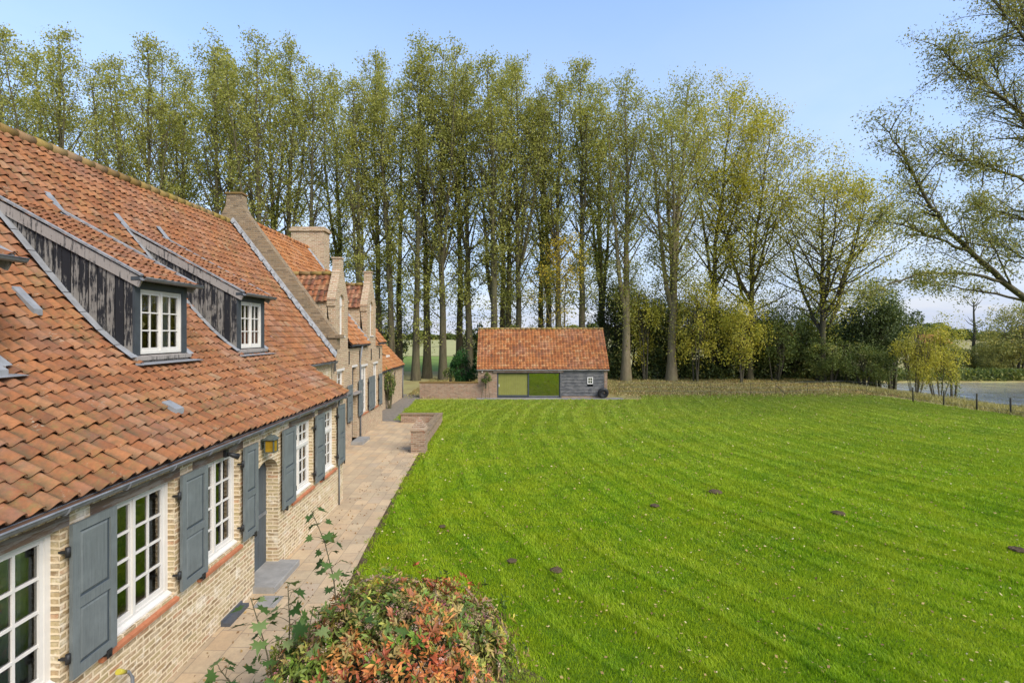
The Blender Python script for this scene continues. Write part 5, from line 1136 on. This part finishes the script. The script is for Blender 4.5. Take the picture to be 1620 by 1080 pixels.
wa = r_.uniform(0, np.pi, n); base = np.stack([x, y, np.full(n, .008)], 1); wv = np.stack([np.cos(wa) * wd / 2, np.sin(wa) * wd / 2, np.zeros(n)], 1)
tip = base + np.stack([dx * lean, dy * lean, h], 1)
V = np.stack([base - wv, base + wv, tip], 1).reshape(-1, 3)
tag(link('grass', np_mesh('grass', V, np.arange(3 * n).reshape(n, 3), {'rnd': np.repeat(np.clip(r_.normal(.42, .2, n) + .13 * clump - .27 * edge + .08 * np.sin(x * .8 + 1.3 * np.sin(y * .6)) * np.sin(y * .7 + 1.1 * np.sin(x * .5)), 0, 1), 3)}), 'grass'), 'short bright green mown lawn grass with curved mowing stripes', 'grass', kind='stuff')
n = 4600; u = r_.random(n); y = 5 * (36 / 5) ** u ** .75; x = -2.9 + (1.1 * y + 4) * r_.random(n); k = in_lawn(x, y) & (((x - BXc) / 1.6) ** 2 + ((y - BYc) / 1.4) ** 2 > 1); x, y = x[k], y[k]; n = len(x)
c = np.stack([x, y, .055 + .0012 * y + r_.uniform(-.01, .015, n)], 1)
a = r_.uniform(0, 6.28, n); s = r_.uniform(.008, .022, n) * (1 + y / 16); e1 = np.stack([np.cos(a), np.sin(a), r_.normal(0, .25, n)], 1) * s[:, None]; e2 = np.stack([-np.sin(a), np.cos(a), r_.normal(0, .35, n)], 1) * s[:, None] * .6
V = np.stack([c - e1, c + e2, c + e1, c - e2], 1).reshape(-1, 3); tag(link('fallen_leaves', np_mesh('fallen_leaves', V, np.arange(4 * n).reshape(n, 4), {'rnd': np.repeat(np.clip(r_.beta(1.3, 1.5, n), 0, 1), 4)}), 'litter'), 'small yellow and white fallen leaves scattered over the lawn', 'fallen leaves', kind='stuff')
n = 420; y = r_.uniform(5, 24, n); x = r_.uniform(-4.0, -2.7, n); c = np.stack([x, y, r_.uniform(.035, .05, n)], 1); tag(leaf_quads('terrace_leaves', c, .05, 'litter', None, .6, 22, rnd=r_.random(n) * .4), 'small brown leaves blown onto the terrace paving', 'fallen leaves', kind='stuff')
for i, (px, py, s, lab) in enumerate(((1326, 815, .17, 'grey brown molehill out on the open lawn past mid way to the fence'), (880, 906, .13, 'dark molehill near the autumn shrub, the closer of two'), (810, 891, .11, 'small dark molehill near the autumn shrub, the farther of two'), (1036, 803, .13, 'small reddish soil heap in the middle of the lawn'), (1132, 781, .2, 'flat soil patch beyond the reddish heap on the lawn'), (700, 836, .09, 'small dark soil heap close to the terrace edge'), (1610, 873, .16, 'brown soil heap at the open side of the lawn'))):
    q = H / (py - 527); bm = bmesh.new(); bmesh.ops.create_icosphere(bm, subdivisions=3, radius=s * .85); rr = np.random.default_rng(i)
    for v in bm.verts: v.co *= 1 + rr.normal(0, .07); v.co.z *= .26
    me = bpy.data.meshes.new('molehill'); bm.to_mesh(me); bm.free(); o = link('molehill', me, 'soil'); o.location = ((px - 795) * q, 810 * q, .045 + .0012 * 810 * q); tag(o, lab, 'molehill', 'soil heaps on the lawn')

# ================================================================ the large leaning tree at the pond corner
def leaning_tree():
    t = thing('leaning_tree', 'large tree leaning in over the pond with long bare limbs and sparse leaves', 'tree', (0, 0, 0)); r = np.random.default_rng(77); runs, anc = [], []
    D0 = 25.0
    def path(pp, r0, r1, twig=1.0, dens=10):
        nonlocal anc
        pts = np.array([P(a, b_, D0 + d) for a, b_, d in pp]); m = len(pts); f = np.linspace(0, m - 1, m * 3); pts = np.stack([np.interp(f, np.arange(m), pts[:, k]) for k in range(3)], 1); pts[1:-1] += r.normal(0, .028, (len(pts) - 2, 3)); q = np.linspace(0, 1, len(pts)); runs.append((pts, r0 + (r1 - r0) * q))
        L = np.linalg.norm(np.diff(pts, axis=0), axis=1).sum()
        for i in range(int(L * dens * .42)):
            u = r.uniform(.16, 1) ** .85; fi = u * (len(pts) - 1); p0 = np.array([np.interp(fi, np.arange(len(pts)), pts[:, k]) for k in range(3)]); i0 = min(int(fi), len(pts) - 2); tg = pts[i0 + 1] - pts[i0]; tg /= np.linalg.norm(tg)
            l = twig * r.uniform(.6, 2.3) * (1.15 - .55 * u); d = tg * .75 + r.normal(0, .62, 3); d[2] += .12; d /= np.linalg.norm(d); e = p0 + d * l; mid = (p0 + e) / 2 + r.normal(0, .06 * l, 3); runs.append((np.array([p0, mid, e]), np.array([.022, .014, .005]) * (.6 + .5 * l)))
            for j in range(3):
                a0 = p0 + (e - p0) * r.uniform(.35, 1); dd = d * .6 + r.normal(0, .6, 3); dd /= np.linalg.norm(dd); e2 = a0 + dd * l * r.uniform(.2, .5); runs.append((np.array([a0, (a0 + e2) / 2, e2]), np.array([.010, .007, .003]))); anc += [e2, (a0 + e2) / 2]
            anc += [e, mid * .4 + e * .6]
    path([(1730, 655, 0), (1715, 600, 0), (1690, 540, 0), (1655, 497, 0)], .42, .30, .3, 0)
    path([(1655, 497, 0), (1600, 455, -.3), (1548, 408, -.6), (1503, 368, -.8), (1470, 325, -1), (1447, 280, -1.2), (1425, 235, -1.3), (1396, 200, -1.5)], .16, .018, 1.1, 13)
    path([(1690, 540, 0), (1700, 430, .5), (1690, 330, 1), (1670, 200, 1.5), (1650, 60, 2), (1640, -60, 2.4)], .24, .06, 1.7, 18)
    path([(1690, 350, .8), (1620, 283, .2), (1560, 262, -.4), (1510, 250, -1), (1462, 238, -1.4)], .085, .014, 1.0, 14)
    path([(1685, 250, 1), (1620, 180, .4), (1555, 130, -.2), (1510, 105, -.6), (1482, 72, -1)], .085, .014, 1.1, 15)
    path([(1670, 150, 1.4), (1620, 60, 1), (1575, 5, .4), (1545, -35, 0)], .08, .014, 1.2, 16)
    path([(1590, 446, -.3), (1530, 432, -.9), (1460, 432, -1.6), (1400, 452, -2.2), (1358, 470, -2.6)], .085, .015, .55, 9)
    path([(1632, 478, 0), (1565, 462, .8), (1500, 452, 1.4), (1445, 447, 1.8)], .07, .012, .5, 9)
    path([(1540, 400, -.6), (1490, 378, -1.4), (1430, 356, -2), (1370, 348, -2.6)], .075, .012, .75, 10)
    path([(1695, 400, .6), (1640, 355, 1.5), (1590, 335, 2.2), (1545, 330, 2.8)], .09, .015, 1.0, 14)
    path([(1665, 120, 1.5), (1610, 20, 2.2), (1590, -40, 2.6)], .07, .014, 1.4, 18)
    path([(1680, 300, 1), (1630, 215, 2.2), (1590, 150, 3), (1570, 90, 3.4)], .08, .014, 1.4, 17)
    path([(1690, 460, .4), (1640, 420, 2), (1600, 395, 3), (1570, 385, 3.5)], .07, .014, 1.1, 16)
    path([(1600, 455, -.3), (1585, 415, -1), (1560, 370, -1.8), (1545, 320, -2.3)], .05, .01, .7, 9)
    path([(1690, 540, 0), (1760, 420, .5), (1830, 300, .6), (1880, 150, .3)], .26, .05, 1.4, 9)
    path([(1700, 430, .5), (1790, 250, 1.8), (1820, 80, 2.4)], .18, .04, 1.4, 9)
    tubes_mesh('trunk', runs, 'bark', t, 7)
    A = np.array(anc); wg = r.random(len(A)); pxa = 795 + A[:, 0] / A[:, 1] * 810; pk = r.integers(0, len(A), 95000); k = wg[pk] > .35; cen = A[pk][k] + r.normal(0, .24, (k.sum(), 3)); rn = np.clip(r.normal(.36, .22, len(cen)) + .22 * ss(24, 31, cen[:, 0]), 0, 1)
    leaf_quads('crown', cen, .125, 'leaf_willow', t, .42, 78, rnd=rn)
    off = Vector((29, 25, 0))
    for ch in t.children: ch.data.transform(Matrix.Translation(-off))
    t.location = off
leaning_tree()

# ================================================================ autumn shrub by the terrace
def shrub():
    t = thing('autumn_shrub', 'large rounded shrub turning red and orange with faded pinkish flower heads', 'shrub', (BXc, BYc, 0)); r = np.random.default_rng(31)
    V, Cc = [], []
    def leafset(c, d, nrm, L, W, col):
        """folded pointed leaves: base c, direction d, face normal nrm"""
        s = np.cross(d, nrm); s /= np.linalg.norm(s, axis=1, keepdims=True) + 1e-9; L, W = L[:, None], W[:, None]
        m = c + d * L * .48; V.append(np.stack([c, m + s * W * .5 + nrm * W * .14, c + d * L - nrm * L * .12, m - s * W * .5 + nrm * W * .14], 1)); Cc.append(np.repeat(col[:, None, :], 4, 1))
    def dome(n):
        th = r.uniform(0, 2 * np.pi, n); z = r.uniform(-.25, 1, n) ; z = np.sign(z) * np.abs(z) ** .8; rr = np.sqrt(np.clip(1 - z ** 2, 0, 1)); d = np.stack([rr * np.cos(th), rr * np.sin(th), z], 1)
        lump = 1 + .07 * np.sin(3.0 * d[:, 0] - 2.2 * d[:, 1] + .5) + .12 * np.sin(5.1 * d[:, 0] + 2.0 * d[:, 2] + 1) * np.sin(4.3 * d[:, 1] + .7) + .05 * np.sin(11 * d[:, 0] + 3) * np.sin(12 * d[:, 1])
        p = np.array([BXc, BYc, .58]) + d * lump[:, None] * np.array([1.27, 1.12, .90]); return p, d, lump
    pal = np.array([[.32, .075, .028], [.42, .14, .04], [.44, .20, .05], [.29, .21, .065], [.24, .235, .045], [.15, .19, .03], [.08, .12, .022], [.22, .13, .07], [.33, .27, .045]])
    n = 2500; p, d, _ = dome(n); p = p + d * np.where(r.random((n, 1)) < .07, r.uniform(.05, .2, (n, 1)), r.normal(-.06, .07, (n, 1))); zone = np.sin(p[:, 0] * 3.1 + 1.2) + np.sin(p[:, 1] * 3.7) + .8 * np.sin((p[:, 0] + p[:, 2]) * 6.3) + r.normal(0, .7, n)
    ci = np.clip(((zone + 2.6) / 5.2 * len(pal)).astype(int), 0, len(pal) - 1); ci = np.where(r.random(n) < .30, r.integers(3, 7, n), ci)
    for i in range(7):
        az = r.normal(size=(n, 3)); az -= d * (az * d).sum(1, keepdims=True); az /= np.linalg.norm(az, axis=1, keepdims=True); up = d * r.uniform(.1, .9, (n, 1)) + [0, 0, .15]; dd = az + up; dd /= np.linalg.norm(dd, axis=1, keepdims=True)
        col = pal[ci] * r.uniform(.9, 1.7, (n, 1)); leafset(p + r.normal(0, .018, (n, 3)), dd, d * .7 + r.normal(0, .3, (n, 3)), r.uniform(.052, .10, n), r.uniform(.020, .034, n), col)
    n = 130; p, d, _ = dome(n); g = r.random(n) < .55      # larger glossy whorls
    for i in range(7):
        az = r.normal(size=(n, 3)); az -= d * (az * d).sum(1, keepdims=True); az /= np.linalg.norm(az, axis=1, keepdims=True); dd = az + d * .7; dd /= np.linalg.norm(dd, axis=1, keepdims=True)
        base = np.where(g[:, None], np.array([[.17, .27, .03]]), np.array([[.36, .13, .05]])); leafset(p + d * .02, dd, d + r.normal(0, .2, (n, 3)), r.uniform(.08, .12, n), r.uniform(.024, .036, n), base * r.uniform(.7, 1.3, (n, 1)))
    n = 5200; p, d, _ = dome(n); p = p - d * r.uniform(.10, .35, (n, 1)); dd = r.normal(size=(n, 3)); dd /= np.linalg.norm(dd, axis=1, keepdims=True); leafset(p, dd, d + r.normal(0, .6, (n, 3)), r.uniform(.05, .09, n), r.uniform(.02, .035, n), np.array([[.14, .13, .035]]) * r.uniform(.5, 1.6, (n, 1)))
    VV = np.concatenate([v.reshape(-1, 3) for v in V]); CC = np.concatenate([c.reshape(-1, 3) for c in Cc]); CC = np.concatenate([np.clip(CC, 0, 1), np.ones((len(CC), 1))], 1); q = np.arange(len(VV)).reshape(-1, 4); F = np.concatenate([q[:, [0, 1, 2]], q[:, [0, 2, 3]]])
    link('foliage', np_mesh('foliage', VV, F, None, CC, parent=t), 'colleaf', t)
    n = 400; p, d, _ = dome(n); p = p + d * .03; m = 34; pk = np.repeat(np.arange(n), m); off = r.normal(size=(n * m, 3)); off -= d[pk] * (off * d[pk]).sum(1, keepdims=True) * .7; c = p[pk] + off * .024 + d[pk] * .01
    a = r.normal(size=(n * m, 3)); a /= np.linalg.norm(a, axis=1, keepdims=True); b_ = np.cross(a, r.normal(size=(n * m, 3))); b_ /= np.linalg.norm(b_, axis=1, keepdims=True); s = r.uniform(.005, .011, (n * m, 1)); VV = np.stack([c - a * s, c + b_ * s * .7, c + a * s, c - b_ * s * .7], 1).reshape(-1, 3)
    fp = np.array([[.46, .27, .20], [.42, .27, .16], [.52, .37, .26], [.44, .15, .17], [.36, .24, .13]])[r.integers(0, 5, n)][pk] * r.uniform(.7, 1.3, (n * m, 1)); CC = np.concatenate([np.clip(np.repeat(fp, 4, 0), 0, 1), np.ones((len(VV), 1))], 1)
    o = link('flower_heads', np_mesh('flower_heads', VV, np.arange(len(VV)).reshape(-1, 4), None, CC, parent=t), 'colleaf', t); o['kind'] = 'stuff'
    runs = []
    for i in range(60):
        e = np.array([BXc, BYc, .55]) + dome(1)[1][0] * np.array([1.3, 1.05, .78]); e[2] = max(e[2], .25); b0 = np.array([BXc + r.normal(0, .22), BYc + r.normal(0, .2), 0]); runs.append((np.array([b0, b0 * .45 + e * .55 + [0, 0, .08], e]), np.array([.014, .009, .004])))
    tubes_mesh('stems', runs, 'bark_dark', t, 5)
shrub()
b = MB(); b.poly([(BXc + .3 + 1.75 * math.cos(a), BYc + 1.40 * math.sin(a), .026) for a in np.linspace(0, 2 * math.pi, 40)[:-1]]); struct(b.build('planting_bed', 'soil'))

# ================================================================ maple saplings
OUT = [(0, 0), (.10, .16), (.46, -.02), (.36, .22), (.62, .34), (.36, .42), (.40, .66), (.16, .56), (0, 1.0)]
OUT = OUT + [(-a, b_) for a, b_ in OUT[-2:0:-1]]
def maple(name, label, stems, seed, nleaf, size):
    r = np.random.default_rng(seed); base = stems[0][0]; t = thing(name, label, 'sapling', base); runs, V, F, rn = [], [], [], []
    for st in stems:
        pts = np.array(st, float); m = len(pts); runs.append((pts, np.linspace(.011, .004, m)))
        for i in range(nleaf):
            u = .30 + .70 * (i + r.uniform(0, .6)) / nleaf; fi = min(u, 1) * (m - 1); p0 = np.array([np.interp(fi, np.arange(m), pts[:, k]) for k in range(3)]); az = i * 2.2 + r.uniform(-.5, .5); l = r.uniform(.06, .15) * (1.25 - .5 * u); e = p0 + np.array([np.cos(az) * l, np.sin(az) * l, r.uniform(.0, .06)]); runs.append((np.array([p0, (p0 + e) / 2 + [0, 0, .01], e]), np.array([.0035, .003, .002])))
            s = size * r.uniform(.6, 1.2); f = Vector((math.cos(az), math.sin(az), r.uniform(-.7, .0))).normalized(); nn = Vector((r.normal(0, .35), r.normal(0, .35), 1)).normalized(); sd2 = f.cross(nn).normalized(); nn = sd2.cross(f)
            i0 = len(V); V += [tuple(Vector(e) + sd2 * (a * s) + f * (b_ * s) + nn * (abs(a) * s * .18 - b_ * b_ * s * .12)) for a, b_ in OUT]; c0 = len(V); V.append(tuple(Vector(e) + f * (.4 * s))); k = len(OUT)
            F += [(c0, i0 + j, i0 + (j + 1) % k) for j in range(k)]; rn += [r.random() ** 1.4] * (k + 1)
    tubes_mesh('stem', runs, 'bark', t, 5); link('leaves', np_mesh('leaves', np.array(V), np.array(F), {'rnd': rn}, parent=t), 'leaf_maple', t)
maple('maple_sapling', 'young maple shoot with lobed green leaves rising above the terrace paving', [[(-1.75, 5.75, 0), (-1.85, 5.8, .9), (-1.93, 5.85, 1.5), (-2.05, 5.9, 1.9), (-2.22, 5.95, 2.24)]], 51, 24, .16)
maple('maple_sapling', 'bushier maple sapling with several stems leaning over the paving', [[(-2.05, 4.85, 0), (-2.15, 4.9, .8), (-2.3, 4.95, 1.3), (-2.46, 5.0, 1.72)], [(-2.05, 4.85, 0), (-2.1, 5.0, .9), (-2.12, 5.1, 1.4), (-2.16, 5.15, 1.78)], [(-2.0, 4.85, 0), (-2.2, 4.7, .7), (-2.42, 4.62, 1.1), (-2.55, 4.6, 1.3)], [(-2.0, 4.9, 0), (-1.95, 4.95, 1.0), (-1.85, 5.0, 1.62)]], 52, 19, .15)
maple('maple_sapling', 'maple shoots growing up through the middle of the autumn shrub', [[(-1.2, 5.0, 0), (-1.3, 5.1, 1.0), (-1.42, 5.15, 1.55)], [(-1.2, 5.0, 0), (-1.1, 5.05, 1.1), (-1.02, 5.1, 1.52)]], 53, 13, .15)
# climbers
bush('climbing_vine', 'leafy green climber trained up the outbuilding wall by its windows', 'climber', 61, .7, 2.6, (-6.45, 29.2, 0), 'leaf_mid', .11, 1300, 18, 4, depth=1.6, bark='bark')
bush('espalier_shrub', 'small round topped wall shrub on thin stems against the barn brick pier', 'shrub', 62, .95, 1.0, (-1.08, 33.62, .78), 'leaf_mid', .08, 900, 14, 3, depth=.5)
rr = [(np.array([(-1.08 + dx, 33.68, 0), (-1.08 + dx * .7, 33.7, .6), (-1.08 + dx * .4, 33.66, 1.3)]), np.array([.016, .013, .008])) for dx in (-.32, -.05, .25)]
es = [o for o in bpy.data.objects if o.name.startswith('espalier_shrub')][0]; tubes_mesh('stem', rr, 'bark', es, 5)
